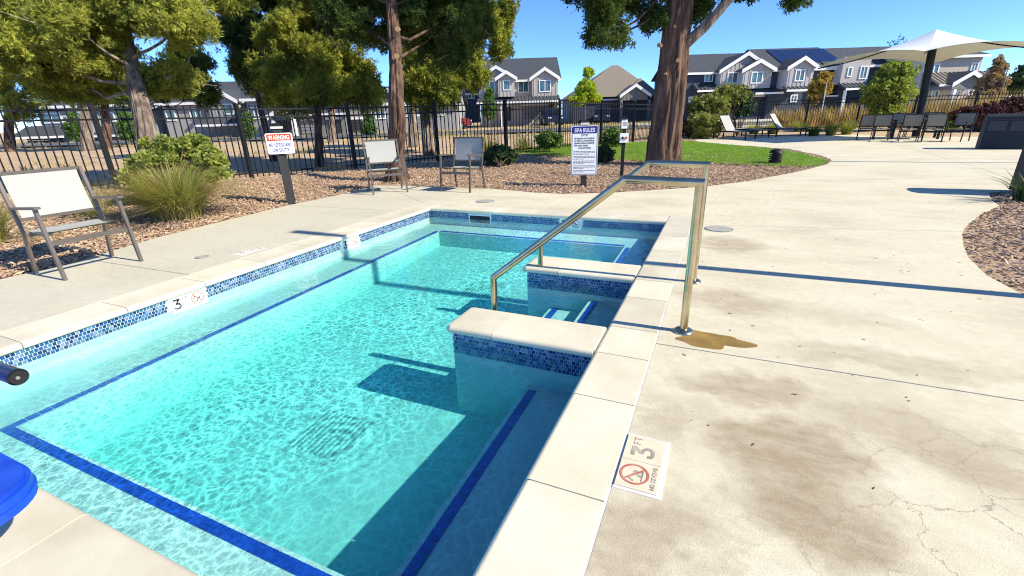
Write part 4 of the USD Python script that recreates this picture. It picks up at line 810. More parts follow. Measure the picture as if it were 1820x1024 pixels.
def leaf_clump(seed, n=400):
    """a fluffy tuft of scale-leaved twigs"""
    r = np.random.default_rng(seed); sub = r.normal(0, 1, (16, 3)) * [.080, .080, .065]; mb = MB()
    for c in sub:
        v = spray(n // 16, .075, .018, int(r.integers(1e6)), .55) + c; k = len(v); mb.raw(v.reshape(-1, 3), (np.arange(k)[:, None, None] * 4 + np.array([[0, 1, 2], [0, 2, 3]])[None]).reshape(-1, 3))
    return mb
JC = [leaf_clump(100 + i) for i in range(3)]
def trunk_mesh(pts, radii, sides=72, step=.05, ridge=.17, seed=0):
    pts = np.asarray(pts, float); s = np.concatenate([[0], np.cumsum(np.linalg.norm(np.diff(pts, axis=0), axis=1))])
    t = np.arange(0, s[-1] + step, step); from scipy.interpolate import PchipInterpolator
    p = np.stack([PchipInterpolator(s, pts[:, k])(np.minimum(t, s[-1])) for k in range(3)], 1); r = PchipInterpolator(s, radii)(np.minimum(t, s[-1]))
    g = np.arange(sides) / sides * 2 * PI; v = []
    for i in range(len(p)):
        nz = meshkit.fbm(np.stack([np.cos(g) * 2.6 + 3, np.sin(g) * 2.6 + 3, np.full(sides, t[i] * .55)], 1), 3, seed)
        n2 = meshkit.noise(np.stack([np.cos(g) * 6 + 9, np.sin(g) * 6, np.full(sides, t[i] * 1.4)], 1), seed + 1)
        wob = meshkit.noise(np.array([[0, 0, t[i] * 1.1]]), seed + 4)[0]; gg = g + .5 * wob
        n3 = meshkit.noise(np.stack([np.cos(gg) * 4.2 + 5, np.sin(gg) * 4.2 + 5, np.full(sides, t[i] * .5)], 1), seed + 2); rd = 1 - 2 * np.abs(n3 - .5)
        rr = r[i] * (1 + ridge * 1.6 * (nz - .5) + ridge * .8 * (n2 - .5) - ridge * 1.1 * np.clip(rd - .72, 0, 1) / .28); v.append(np.stack([p[i, 0] + rr * np.cos(g), p[i, 1] + rr * np.sin(g), np.full(sides, p[i, 2])], 1))
    v = np.array(v); q = []
    for i in range(len(p) - 1):
        j = np.arange(sides); q.append(np.stack([i * sides + j, i * sides + (j + 1) % sides, (i + 1) * sides + (j + 1) % sides, (i + 1) * sides + j], 1))
    return MB().raw(v.reshape(-1, 3), np.vstack(q))
def limb_path(a, b, rng, bend=.12, n=6):
    a, b = np.asarray(a, float), np.asarray(b, float); L = np.linalg.norm(b - a); t = np.linspace(0, 1, n)[:, None]
    p = a + (b - a) * t + np.array([0, 0, 1.0]) * (-.25 * L * t * (1 - t)); p[1:-1] += rng.normal(0, bend * L * .25, (n - 2, 3)); return p
def juniper(label, trunk, radii, blobs, seed, leaf='juniper_leaf', bark='bark', size=1.0, category='tree', group=None, twigs=0, dens=1.0, limb_r=.05, limb_up=None, hole=.54):
    """trunk: points; blobs: (centre, radii, tufts); every blob hangs on a limb of its own"""
    rng = np.random.default_rng(seed); t = thing('juniper_tree', label, category, group)
    tr = trunk_mesh(trunk, radii, seed=seed).build('trunk', bark, t, smooth=True)
    P = []; top = np.asarray(trunk[-1], float); tz = np.asarray(trunk, float)
    for k, (c, rad, n) in enumerate(blobs):
        nc = max(6, int(n * .70 * dens)); P.append(blob_pts(c, np.asarray(rad) * np.array([.88, .88, 1.0]), nc, rng, shell=.40, hole=hole, fr=1.5 / size, seed=seed * 13 + k))
        z = np.clip(c[2] + limb_up if limb_up else c[2] * .82, tz[0, 2] + .6, tz[-1, 2]); at_ = np.array([np.interp(z, tz[:, 2], tz[:, j]) for j in range(3)]); r0 = np.interp(z, tz[:, 2], radii)
        MB().tube(limb_path(at_, c, rng), np.linspace(max(.02, min(limb_r, r0 * .3)), .012, 6), 8).build('limb', bark, t, smooth=True)
    P = np.vstack(P)
    n = len(P); q = rng.normal(size=(n, 4)); q[:, 1:3] *= .45; q /= np.linalg.norm(q, axis=1, keepdims=True)
    instancer('crown', [('leaf_clump', JC[k], leaf, False) for k in range(3)], P, q, size * rng.uniform(.6, 1.35, n), rng.integers(0, 3, n), None, None, parent=t)
    if twigs:
        mb = MB()
        for _ in range(twigs):
            i = rng.integers(0, len(P)); d = rng.normal(size=3); d[2] -= .5; d /= np.linalg.norm(d); q = P[i]
            mb.tube([q, q + d * .25 + rng.normal(0, .04, 3), q + d * .5 + rng.normal(0, .08, 3)], [.008, .006, .003], 4, cap=False)
        mb.build('dead_twigs', 'dead_twig', t, kind='stuff')
    return t, tr
D_ = lambda px, py, Zd: deep(px, py, Zd)
def spot(px, py, Zd):
    """ground point seen at that column and depth"""
    p = deep(px, py, Zd); return np.array([p[0], p[1], float(gz(p[0], p[1])) - .08])
# the big juniper on the lawn's edge
b0 = at(1182, 300, .05)
c_ = np.array([b0[0] - .10, b0[1] + .45, 0.0])
big_tr = [c_ + [0.02, 0, -.1], c_ + [0, 0, .12], c_ + [-.02, .02, .5], c_ + [.02, .05, 1.6], c_ + [.03, .08, 2.4], c_ + [.04, .08, 3.3], c_ + [.0, .1, 5.0], c_ + [0, .1, 7.5]]
t_, tr_ = juniper('large juniper with a thick ridged trunk standing at the front edge of the lawn', big_tr, [.50, .43, .385, .345, .31, .28, .20, .06],
    [(D_(1060, 12, 9.6), (.62, .6, .34), 130), (D_(1130, -10, 9.8), (.6, .5, .32), 120), (D_(1040, -30, 9.4), (.7, .7, .4), 140), (D_(1072, 62, 9.5), (.28, .28, .20), 34), (D_(1100, 66, 9.7), (.22, .22, .16), 22), (D_(1158, 30, 9.9), (.30, .3, .22), 40),
     (D_(1255, 8, 10.6), (.42, .4, .25), 60), (D_(1402, 2, 10.4), (.28, .3, .26), 36), (D_(1330, -30, 10.4), (.8, .7, .3), 110),
     (c_ + [-2.2, -.2, 4.6], (1.3, 1.3, .8), 420), (c_ + [1.7, .5, 4.8], (1.3, 1.2, .8), 380), (c_ + [-.5, 1.4, 5.2], (1.4, 1.3, .9), 380), (c_ + [-1.2, -1.3, 5.6], (1.3, 1.2, .9), 380), (c_ + [.8, -1.0, 6.0], (1.3, 1.2, .9), 360), (c_ + [0, 0, 7.4], (1.3, 1.3, 1.2), 420)], 41, leaf='juniper_leaf_dark', twigs=40, limb_r=.04, dens=.85, limb_up=1.1)
MB().tube([c_ + [.22, .05, 2.62], c_ + [.62, .1, 2.95], c_ + [1.05, .15, 3.45], c_ + [1.5, .2, 4.2]], [.12, .10, .09, .07], 14).build('pale_bough', 'bark_grey', t_, smooth=True)
for (dx, dz, rr) in ((-.16, 2.62, .045), (.10, 2.30, .045), (-.05, 2.05, .025), (.02, 2.95, .03)):
    q = c_ + np.array([dx, 0, dz]); nrm = np.array([math.sin(dx * 2.6) * .8, -1, .0]); nrm /= np.linalg.norm(nrm); q = q + nrm * .28
    MB().tm(trimesh.creation.cylinder(rr, .10, sections=14), frame(q, np.cross([0, 0, 1.0], nrm), [0, 0, 1.0])).build('cut_stub', 'cut_wood', tr_)
JG = 'junipers'
# juniper inside the fence behind the warning sign (leaning trunk)
p1 = spot(272, 320, 8.7)
juniper('leaning juniper with grey-brown trunk rising behind the yellow-green shrub', [p1, D_(258, 225, 8.7), D_(245, 165, 8.8), D_(228, 90, 8.9), D_(216, 15, 9.0), D_(205, -80, 9.2), D_(200, -190, 9.4)], [.24, .17, .145, .12, .10, .08, .04],
    [(D_(75, 105, 8.4), (1.05, 1.2, .55), 260), (D_(150, 60, 8.2), (1.0, 1.0, .6), 260), (D_(120, 140, 9.2), (1.0, .9, .35), 200), (D_(318, 40, 8.4), (.6, .7, .45), 110), (D_(285, 120, 9.4), (.75, .9, .45), 150), (D_(50, 20, 9.0), (1.3, 1.2, .7), 320), (D_(230, -10, 8.6), (1.1, 1.1, .7), 260), (D_(120, -70, 9.0), (1.5, 1.4, .8), 360), (D_(310, -70, 9.0), (1.3, 1.2, .8), 300), (D_(400, -10, 9.8), (.6, .6, .3), 70)], 51, bark='bark_grey', twigs=90)
# middle juniper with the dark crown, behind the corner armchair
p2 = at(706, 320, .03)
juniper('straight juniper with reddish bark behind the corner armchair', [p2 + [0, 0, -.1], p2 + [-.0, .0, .3], D_(706, 200, 9.35), D_(704, 110, 9.4), D_(697, 20, 9.5), D_(692, -80, 9.6), D_(690, -200, 9.7)], [.34, .22, .165, .135, .115, .10, .04],
    [(D_(640, 40, 10.2), (.9, 1.0, .7), 240), (D_(770, 60, 10.2), (.9, 1.0, .7), 240), (D_(720, -10, 10.4), (1.2, 1.2, .7), 300), (D_(830, 20, 10.4), (.7, .8, .55), 150), (D_(600, -50, 10.0), (1.1, 1.1, .6), 240), (D_(790, -60, 9.6), (1.1, 1.1, .7), 260), (D_(690, -120, 9.4), (1.3, 1.3, .9), 320)], 52, leaf='juniper_leaf_dark', twigs=60)
bt = lambda px, py: None
for (dy, px) in ((52, 704), (100, 702)):
    q = D_(px + 3, dy, 9.2); MB().tm(trimesh.creation.cylinder(.05, .06, sections=12), frame(q, [0, 0, 1.0], HR)).build('cut_stub', 'cut_wood', '/World/juniper_tree_002/trunk')
# junipers outside the fence
def outer(label, px, base_py, Zd, top_py, r0, blobs, seed, leaf='juniper_leaf', lean=0, bark='bark'):
    b = spot(px, base_py, Zd); tops = [b, D_(px + lean * .3, base_py - 60, Zd), D_(px + lean * .7, (base_py + top_py) / 2, Zd), D_(px + lean, top_py, Zd)]
    juniper(label, tops, [r0, r0 * .78, r0 * .55, r0 * .2], blobs, seed, leaf=leaf, bark=bark, size=1.35 if Zd < 20 else 1.9, twigs=40, dens=.9 if Zd < 20 else .55)
outer('juniper beyond the fence whose full olive crown fills the gap left of the straight trunk', 565, 275, 13.0, -90, .13, [(D_(530, 150, 12.8), (1.35, 1.2, .75), 330), (D_(600, 130, 13.0), (1.2, 1.1, .8), 280), (D_(540, 70, 13.0), (1.4, 1.2, .8), 330), (D_(560, 0, 13), (1.5, 1.3, .9), 330), (D_(545, -80, 13.2), (1.5, 1.3, 1.0), 300), (D_(640, 165, 13.4), (.7, .8, .4), 90)], 61)
outer('thin dark juniper beyond the fence with a leaning slender trunk', 482, 262, 15.0, -60, .12, [(D_(440, 60, 15), (1.0, 1.0, .8), 190), (D_(455, 120, 15), (.8, .9, .6), 120), (D_(425, 140, 15), (.6, .8, .45), 80), (D_(450, 0, 15), (1.3, 1.2, .8), 230), (D_(440, -60, 15), (1.3, 1.2, .9), 200)], 62, lean=-55, leaf='juniper_leaf_dark')
outer('juniper beyond the fence with branches reaching right over the sky', 760, 258, 15.5, -40, .20, [(D_(770, 150, 15), (1.2, 1.1, .8), 240), (D_(820, 100, 15.2), (1.0, 1.0, .7), 200), (D_(862, 60, 15.3), (.8, .8, .7), 150), (D_(885, 20, 15.4), (.55, .6, .7), 110), (D_(800, 50, 15.6), (1.3, 1.2, .9), 260), (D_(745, 90, 15.5), (1.2, 1.0, .9), 230), (D_(760, 0, 15.6), (1.6, 1.4, .9), 300), (D_(890, 90, 15.3), (.30, .4, .22), 26), (D_(840, 140, 15.2), (.5, .5, .35), 60), (D_(830, -20, 15.6), (1.0, 1, .8), 150)], 63, lean=-15, bark='bark_grey')
outer('far pair-stemmed juniper in the dry field seen left of the leaning trunk', 152, 258, 24.0, 40, .30, [(D_(120, 150, 24), (2.2, 2, 1.1), 260), (D_(180, 120, 24), (2.2, 2, 1.3), 260), (D_(110, 90, 24), (2.4, 2, 1.4), 260)], 64, bark='bark_grey')
outer('darker thin-stemmed juniper just right of the far pair-stemmed one', 187, 252, 25.0, 60, .22, [(D_(215, 150, 25), (1.8, 2, 1.2), 200), (D_(200, 100, 25), (2, 2, 1.4), 220)], 65, leaf='juniper_leaf_dark')
outer('bright olive juniper in the field at the far left edge', 15, 262, 26.0, 60, .25, [(D_(20, 150, 26), (2.3, 2, 1.2), 260), (D_(45, 190, 26), (1.4, 1.5, .8), 110), (D_(10, 100, 26), (1.7, 2, 1.2), 130)], 66)
outer('thin leaning juniper stem behind the leaning trunk', 250, 270, 17.0, 60, .13, [(D_(305, 160, 17), (.7, .8, .45), 70), (D_(345, 170, 17), (.7, .8, .6), 90), (D_(335, 120, 17), (.9, 1, .7), 120)], 67, lean=-25, leaf='juniper_leaf_dark', bark='bark_grey')
for k, (px, py, Zd) in enumerate([(733, 252, 20.0), (590, 245, 27.0)]):
    outer(['short grey-barked juniper stem right of the straight reddish trunk', 'small rough juniper in the field beyond the olive crown'][k], px, py, Zd, 110, .2, [(D_(px, 120, Zd), (1.5, 1.5, 1.0), 170), (D_(px + 20, 150, Zd), (1.0, 1, .6), 80)], 70 + k, bark='bark_grey')

LT = [spray(13, .075, .05, 200 + i, .2) for i in range(4)]          # broad leaves
def leafy(name, label, base, blobs, leaf, seed, size=1.0, category='shrub', group=None, trunk=None, bark='bark_grey', trunk_r=.05, template=None, hole=.36, fr=2.5):
    rng = np.random.default_rng(seed); t = thing(name, label, category, group); base = np.asarray(base, float)
    if trunk is not None: MB().tube([base, base + [0.02, .01, (trunk - base[2]) * .5], [base[0], base[1], trunk]], [trunk_r, trunk_r * .8, trunk_r * .4], 10).build('trunk', bark, t, smooth=True)
    P = np.vstack([blob_pts(c, r_, int(n * 2.0), rng, shell=.3, hole=hole + .07, fr=fr * 1.4, seed=seed + k) for k, (c, r_, n) in enumerate(blobs)])
    nb = min(14, len(P)); mb = MB()
    z0 = trunk * .6 if trunk else base[2]
    for k in range(nb): q = P[rng.integers(0, len(P))]; mb.tube([[base[0], base[1], z0], (np.array([base[0], base[1], z0]) + q) / 2 + [0, 0, .05], q], [trunk_r * .45, trunk_r * .3, .004], 5, cap=False)
    mb.build('stems', 'bark', t, kind='stuff')
    foliage(P, size * .8, template or LT, rng).build('crown' if trunk else 'leaves', leaf, t); return t
s1 = at(318, 345, .12)
leafy('leafy_shrub', 'yellow-green broad-leaved shrub behind the big grass clump', at(318, 372, .05), [(D_(305, 296, 7.4), (.50, .42, .26), 190), (D_(258, 305, 7.4), (.32, .3, .28), 90), (D_(322, 262, 7.6), (.34, .35, .22), 100), (D_(370, 290, 7.5), (.28, .3, .25), 70), (D_(236, 322, 7.3), (.18, .2, .16), 30), (D_(350, 262, 7.7), (.2, .2, .2), 36), (D_(285, 275, 7.6), (.25, .25, .2), 50), (D_(392, 312, 7.4), (.16, .2, .14), 26)] + [(D_(245 + 140 * random.Random(k).random(), 252 + 40 * random.Random(k + 50).random(), 7.5), (.07, .08, .11), 9) for k in range(14)], 'leaf_yellow_green', 81, size=1.15, hole=.50)
leafy('yellow_weed', 'low yellow-leaved plant seen through the left armchair', at(118, 395, .03), [(D_(112, 380, 6.9), (.30, .2, .10), 50), (D_(70, 385, 6.9), (.2, .2, .1), 24), (D_(150, 372, 7.0), (.2, .2, .12), 26)], 'leaf_lime', 82, size=.9)
leafy('dark_shrub', 'dark green rounded shrub right of the third armchair', at(888, 296, .12), [(D_(888, 278, 11.8), (.46, .4, .28), 190)], 'leaf_dark', 83, size=1.1)
leafy('green_shrub', 'green shrub on the lawn edge right of the rules sign', at(1076, 290, .12), [(D_(1074, 276, 11.6), (.26, .25, .28), 110)], 'leaf_dark', 84, size=1.0)
leafy('fence_shrub', 'small olive shrub at the fence left of the rules sign', at(975, 262, .15), [(D_(975, 248, 14.6), (.5, .4, .3), 90)], 'leaf_green', 85, size=1.2)
leafy('fence_shrub', 'small green shrub at the fence right of the rules sign', at(1092, 258, .15), [(D_(1090, 243, 16.2), (.55, .4, .35), 90)], 'leaf_green', 86, size=1.2)
leafy('mixed_shrub', 'tall olive and orange shrub behind the loungers', spot(1275, 230, 22.5), [(D_(1262, 190, 22.5), (1.1, .8, .6), 240), (D_(1295, 170, 22.5), (.9, .7, .55), 170), (D_(1250, 222, 22), (.9, .7, .6), 200)], 'grass_olive', 87, size=2.0)
leafy('mixed_shrub', 'dark green open shrub behind the nearest lounger back', spot(1312, 230, 23), [(D_(1312, 185, 23), (.8, .7, .7), 130)], 'leaf_dark', 88, size=2.0)
leafy('purple_shrub', 'small purple-leaved shrub right of the big tree trunk', spot(1226, 236, 22.5), [(D_(1224, 226, 22.5), (.5, .5, .45), 100)], 'leaf_purple', 89, size=1.6)
for k, (px, py, rx, rz_, n, lb) in enumerate([(1745, 203, 1.2, .42, 230, 'purple-leaved shrub behind the litter bin at the right fence'), (1802, 196, 1.0, .5, 190, 'larger purple-leaved shrub at the right edge by the fence'), (1722, 208, .6, .4, 110, 'smallest purple shrub left of the others at the right fence')]):
    leafy('purple_shrub', lb, spot(px, 225, 20.5), [(D_(px, py, 20.5), (rx, .7, rz_), n)], 'leaf_purple', 90 + k, size=1.8)
leafy('lime_shrub', 'lime yellow clump beside the black rock at the far patio edge', spot(1693, 232, 21), [(D_(1693, 218, 21), (.42, .4, .45), 120)], 'leaf_lime', 94, size=1.2)
rk = MB(); m = trimesh.creation.icosphere(3, 1.0); v = np.array(m.vertices); v *= (1 + .35 * (meshkit.fbm(v * 1.6, 3, 4) - .5))[:, None]; q = at(1736, 233, .0); rk.raw(v * [.42, .35, .36] + [q[0], q[1], .22], m.faces)
rk.build('black_rock', 'rock', smooth=True, label='black landscape boulder between the lime clump and the litter bin', category='rock')
# grass clumps
def grass_clump(label, base, h, lean, n, mt, seed, spread=.12, group=None, w_=.007, name='grass_clump', droop=.28):
    t = thing(name, label, 'ornamental grass', group); m = blades(n, h, w_, spread, lean, seed, 5, droop); v, f = m.mesh(); MB2 = MB()
    for vv, ff in zip(m.v, m.f): MB2.raw(vv + np.asarray(base), ff - ff.min())
    MB2.build('blades', mt, t, kind='stuff'); return t
std('grass_mix', (0.40, 0.31, 0.12), (0.26, 0.27, 0.06), scale=2.5, rough=0.7, trans=0.35, island=0.45)
gb = at(327, 392, .02)
grass_clump('big arching olive and tan grass clump beside the left deck edge', [gb[0] - .25, gb[1] + .10, .0], .98, .92, 3000, 'grass_mix', 95, spread=.30, w_=.009, droop=.50)
gb2 = at(-20, 445, .0); grass_clump('green and straw grass clump cut by the left edge behind the armchair', [gb2[0] - .1, gb2[1], .0], .62, .5, 900, 'grass_olive', 96, spread=.2, w_=.008)
gb3 = at(195, 392, .02); grass_clump('thin straw grass tuft behind the left armchair', [gb3[0] - .4, gb3[1], .0], .62, .28, 260, 'grass_mix', 97, spread=.25, w_=.006)
gb4 = at(95, 430, .02); grass_clump('sparse dry grass tuft under the left armchair', [gb4[0] - .2, gb4[1], .0], .25, .28, 160, 'grass_straw', 98, spread=.2, w_=.006)
for k, (px, Zd, h, lb) in enumerate([(1478, 21.5, .62, 'round lime grass clump left of the dining chairs'), (1505, 21.8, .75, 'second lime grass clump close to the dining chairs'), (1447, 21.5, .5, 'low green grass clump at the foot of the last lounger'), (1375, 23.5, .7, 'lime grass clump behind the middle lounger'), (1340, 23.8, .6, 'yellow grass clump behind the first lounger seat'), (1420, 24.0, .7, 'lime grass clump behind the last lounger back'), (1236, 23, .6, 'yellow-green grass clump right of the big trunk')]):
    b = spot(px, 233, Zd); b[2] = 0.0; grass_clump(lb, b, h, h * .75, 420, 'grass_olive' if k != 2 else 'leaf_green', 110 + k, spread=.2, w_=.02)
gr = np.random.default_rng(12); xsG = list(np.linspace(1385, 1830, 42))
for k, px in enumerate(xsG):
    Zd = 28.0 + gr.uniform(-1.2, 2.2) - (px - 1385) / 445 * 3.5; b = spot(px, 210, Zd); h = gr.uniform(1.25, 1.65) + (.25 if px > 1560 else -.15)
    grass_clump('tall golden grass clump in the row beyond the far right fence', b, h, h * .40, 85, 'grass_gold', 130 + k, spread=.28, group='tall golden grasses beyond the right fence', w_=.035, name='golden_grass')
for k in range(5):
    pxk, pyk, Zk = [(975, 246, 17), (1052, 246, 19), (1110, 245, 21), (870, 250, 16), (930, 255, 15.8)][k]
    b = spot(pxk, pyk, Zk); grass_clump(['wispy green grass at the fence behind the rules sign', 'wispy grass by the fence right of the rules sign', 'wispy grass by the fence left of the big trunk', 'wispy grass by the fence above the dark shrub', 'low grass at the left end of the lawn'][k], b, .7, .4, 160, 'grass_olive', 190 + k, spread=.3, w_=.02)
# spiky shrub by the cut-off bin
q = at(1795, 352, .02); t = thing('spiky_shrub', 'dark spiky shrub at the tip of the right mulch bed', 'shrub'); m = blades(90, .55, .022, .12, .45, 77, 3); MB2 = MB()
for vv, ff in zip(m.v, m.f): MB2.raw(vv + np.array([q[0] + .12, q[1] - .10, .0]), ff - ff.min())
MB2.build('leaves', 'leaf_dark', t, kind='stuff')
# patio and street trees
def small_tree(name, label, px, base_py, Zd, blobs, leaf, seed, size=2.0, r0=.06, bark='bark_grey', hole=.36):
    b = spot(px, base_py, Zd); bl = [(D_(x, y, Zd), r_, n) for x, y, r_, n in blobs]; top = max(c[2] for c, _, _ in bl)
    leafy(name, label, b, bl, leaf, seed, size=size, category='tree', trunk=top - .3, trunk_r=r0, bark=bark, hole=hole)
small_tree('young_tree', 'bright green young tree standing at the fence left of the umbrella post', 1580, 225, 22.5, [(1578, 165, (1.15, 1.0, .75), 420), (1592, 130, (.8, .8, .55), 230), (1575, 200, (.7, .7, .45), 140), (1556, 175, (.5, .5, .4), 80)], 'leaf_yellow_green', 101, size=2.0)
small_tree('street_tree', 'slim young tree with orange autumn crown beyond the right fence', 1455, 222, 34, [(1457, 158, (.80, .8, .8), 260), (1465, 138, (.5, .6, .4), 90), (1445, 178, (.45, .5, .35), 70)], 'leaf_orange', 102, size=2.4, r0=.05, bark='pale_concrete')
small_tree('street_tree', 'lime coloured tree in front of the brown hipped roof', 1040, 200, 42, [(1041, 160, (1.0, 1, .9), 200), (1046, 130, (.55, .6, .5), 60), (1030, 178, (1.0, 1, .5), 110), (1056, 175, (.7, .7, .4), 70)], 'leaf_lime', 103, size=3.0)
small_tree('street_tree', 'narrow upright green tree before the grey two-storey house', 870, 212, 48, [(870, 195, (.75, .75, 1.0), 150), (870, 172, (.5, .5, .9), 90)], 'leaf_green', 104, size=3.2)
small_tree('conifer', 'thin brown autumn tree right of the beige house', 1762, 215, 36, [(1762, 150, (1.0, 1, .9), 200), (1772, 125, (.55, .6, .8), 90), (1752, 172, (1.2, 1.0, .6), 150), (1775, 108, (.3, .3, .4), 30)], 'leaf_brown', 105, size=2.6)
small_tree('street_tree', 'small dark green tree in front of the beige house porch', 1688, 200, 44, [(1688, 155, (.7, .7, 1.0), 130), (1694, 170, (.6, .6, .6), 60)], 'leaf_green', 106, size=3.0)
small_tree('far_tree', 'dark green round tree at the right edge of the picture', 1815, 190, 48, [(1815, 150, (1.9, 1.8, 1.3), 300), (1828, 128, (1.2, 1.2, .9), 120)], 'leaf_dark', 107, size=3.6, r0=.15)
small_tree('far_tree', 'thin leafy tree top showing over the umbrella edge', 1590, 160, 46, [(1590, 76, (1.1, 1, .35), 12), (1600, 68, (.4, .4, .4), 5)], 'leaf_green', 108, size=1.5, hole=.45)
for k, (px, Zd, lb) in enumerate([(132, 30, 'slim young green tree in front of the blue house at left'), (226, 31, 'slim young green tree behind the leaning trunk'), (440, 34, 'slim young green tree beside the white gable wall'), (655, 34, 'slim young green tree left of the straight trunk'), (985, 52, 'small yellowing tree at the right corner of the grey house')]):
    small_tree('young_tree', lb, px, 240, Zd, [(px, 230 if k < 4 else 185, (.55, .55, .8), 80), (px, 212 if k < 4 else 165, (.35, .4, .5), 36)], 'leaf_green' if k < 4 else 'grass_olive', 120 + k, size=2.6, r0=.04)

# ------------------------------------------------------------------ houses
class House:
    """all facades are upright planes across the viewer's heading; u = lateral metres, z = height, d = metres ahead"""
    def __init__(s, label, D, wall, roofm='roof_dark', category='house'):
        s.p = thing('house', label, category); s.D = D; s.wall = wall; s.roofm = roofm
        s.M = np.eye(4); s.M[:3, 0] = HR; s.M[:3, 1] = HF; s.M[:3, 3] = [EYE[0], EYE[1], 0]
    def uz(s, px, py, off=0.0): return wall_pt(px, py, s.D - off)
    def tr(s, mb):
        out = MB()
        for v, f, t in zip(mb.v, mb.f, mb.t): out.v.append(v @ s.M[:3, :3].T + s.M[:3, 3]); out.f.append(f); out.t.append(t)
        out.n = mb.n; return out
    def box(s, name, mt, u0, u1, d0, d1, z0, z1, parent=None): return s.tr(MB().box(u0, u1, d0, d1, z0, z1)).build(name, mt, parent or s.p)
    def gable_x(s, u0, u1, d0, d1, ze, zr, over=.35, th=.16):
        """ridge running across the view; roof slabs and end walls"""
        dm = (d0 + d1) / 2; sl = (zr - ze) / (dm - d0)
        for sgn, dd in ((-1, d0), (1, d1)):
            e = dd + sgn * over; zz = ze - sl * over
            v = [[u, a, b + t] for u in (u0 - over, u1 + over) for (a, b) in ((e, zz), (dm, zr)) for t in (0, th)]
            s.tr(MB().raw(v, [[0, 1, 3, 2], [4, 6, 7, 5], [0, 4, 5, 1], [2, 3, 7, 6], [0, 2, 6, 4], [1, 5, 7, 3]])).build('roof', s.roofm, s.p)
        for u in (u0, u1 - .12):
            s.tr(MB().raw([[u + o, a, b] for o in (0, .12) for (a, b) in ((d0, ze - .02), (d1, ze - .02), (dm, zr - .02))], [[0, 1, 2], [5, 4, 3]])).build('gable_wall', s.wall, s.p)
        s.box('eave_trim', 'trim', u0 - over, u1 + over, d0 - over - .05, d0 - over - .01, ze - sl * over - .06, ze - sl * over + th)
    def gable_front(s, u0, u1, d0, d1, zb, ze, zr, wall, over=.35, th=.14, trim=True, batten=True, deep_face=True):
        """bump-out with a gable facing the viewer"""
        um = (u0 + u1) / 2; sl = (zr - ze) / (um - u0)
        g_ = s.tr(MB().raw([[u, d, z] for d in (d0, d1) for (u, z) in ((u0, zb), (u1, zb), (u1, ze), (um, zr), (u0, ze))], [[0, 1, 2], [0, 2, 4], [4, 2, 3], [5, 7, 6], [5, 9, 7], [9, 8, 7], [0, 4, 9], [0, 9, 5], [1, 6, 7], [1, 7, 2], [0, 5, 6], [0, 6, 1]])).build('gable_bay', wall, s.p)
        for sg, ua in ((-1, u0), (1, u1)):
            e = ua + sg * over; zz = ze - sl * over
            v = [[a, d, b + t] for d in (d0 - over, d1) for (a, b) in ((e, zz), (um, zr)) for t in (.01, th)]
            s.tr(MB().raw(v, [[0, 1, 3, 2], [4, 6, 7, 5], [0, 4, 5, 1], [2, 3, 7, 6], [0, 2, 6, 4], [1, 5, 7, 3]])).build('gable_roof', s.roofm, s.p)
            if trim:
                v = [[a, d, b + t] for d in (d0 - over - .04, d0 - over - .005) for (a, b) in ((e - sg * -.02, zz), (um, zr)) for t in (-.20, th + .02)]
                s.tr(MB().raw(v, [[0, 1, 3, 2], [4, 6, 7, 5], [0, 4, 5, 1], [2, 3, 7, 6], [0, 2, 6, 4], [1, 5, 7, 3]])).build('gable_trim', 'trim', s.p)
        if batten:
            mb = MB()
            for u in np.arange(u0 + .2, u1 - .05, .40):
                top = zr - abs(u - um) * sl - .12
                mb.box(u - .03, u + .03, d0 - .03, d0 - .002, zb + .01, top)
            s.tr(mb).build('battens', wall, s.p, kind='stuff')
    def window(s, u0, u1, z0, z1, d, panes=2):
        f = path_for('window', s.p); UsdGeom.Xform.Define(stage, f)
        t = .10
        mb = MB().box(u0, u1, d - .07, d - .002, z0, z0 + t).box(u0, u1, d - .07, d - .002, z1 - t, z1).box(u0, u0 + t, d - .07, d - .002, z0 + t, z1 - t).box(u1 - t, u1, d - .07, d - .002, z0 + t, z1 - t)
        for k in range(1, panes): uc = u0 + (u1 - u0) * k / panes; mb.box(uc - .035, uc + .035, d - .065, d - .002, z0 + t, z1 - t)
        s.tr(mb).build('frame', 'trim', f)
        for k in range(panes):
            a, b = u0 + (u1 - u0) * k / panes + (t if k == 0 else .035), u0 + (u1 - u0) * (k + 1) / panes - (t if k == panes - 1 else .035)
            s.box('pane', 'pane', a, b, d - .03, d - .012, z0 + t, z1 - t, f)
    def winpx(s, x0, x1, y0, y1, off=0.0, panes=2):
        a = s.uz(x0, y1, off); b = s.uz(x1, y0, off); s.window(a[0], b[0], min(a[1], b[1]), max(a[1], b[1]), s.D - off, panes)
    def gablepx(s, xl, xp, xr, yp, ye, yb, off, back=3.0, wall=None, **k):
        a = s.uz(xl, ye, off); p_ = s.uz(xp, yp, off); b = s.uz(xr, ye, off); zb = s.uz(xp, yb, off)[1]
        w2 = (b[0] - a[0]) / 2; uc = (a[0] + b[0]) / 2; ov = .3
        sl = (p_[1] - (a[1] + b[1]) / 2) / w2
        s.gable_front(uc - w2 + ov, uc + w2 - ov, s.D - off, s.D - off + back, zb, (a[1] + b[1]) / 2 + sl * ov, p_[1], wall or s.wall, over=ov, **k)
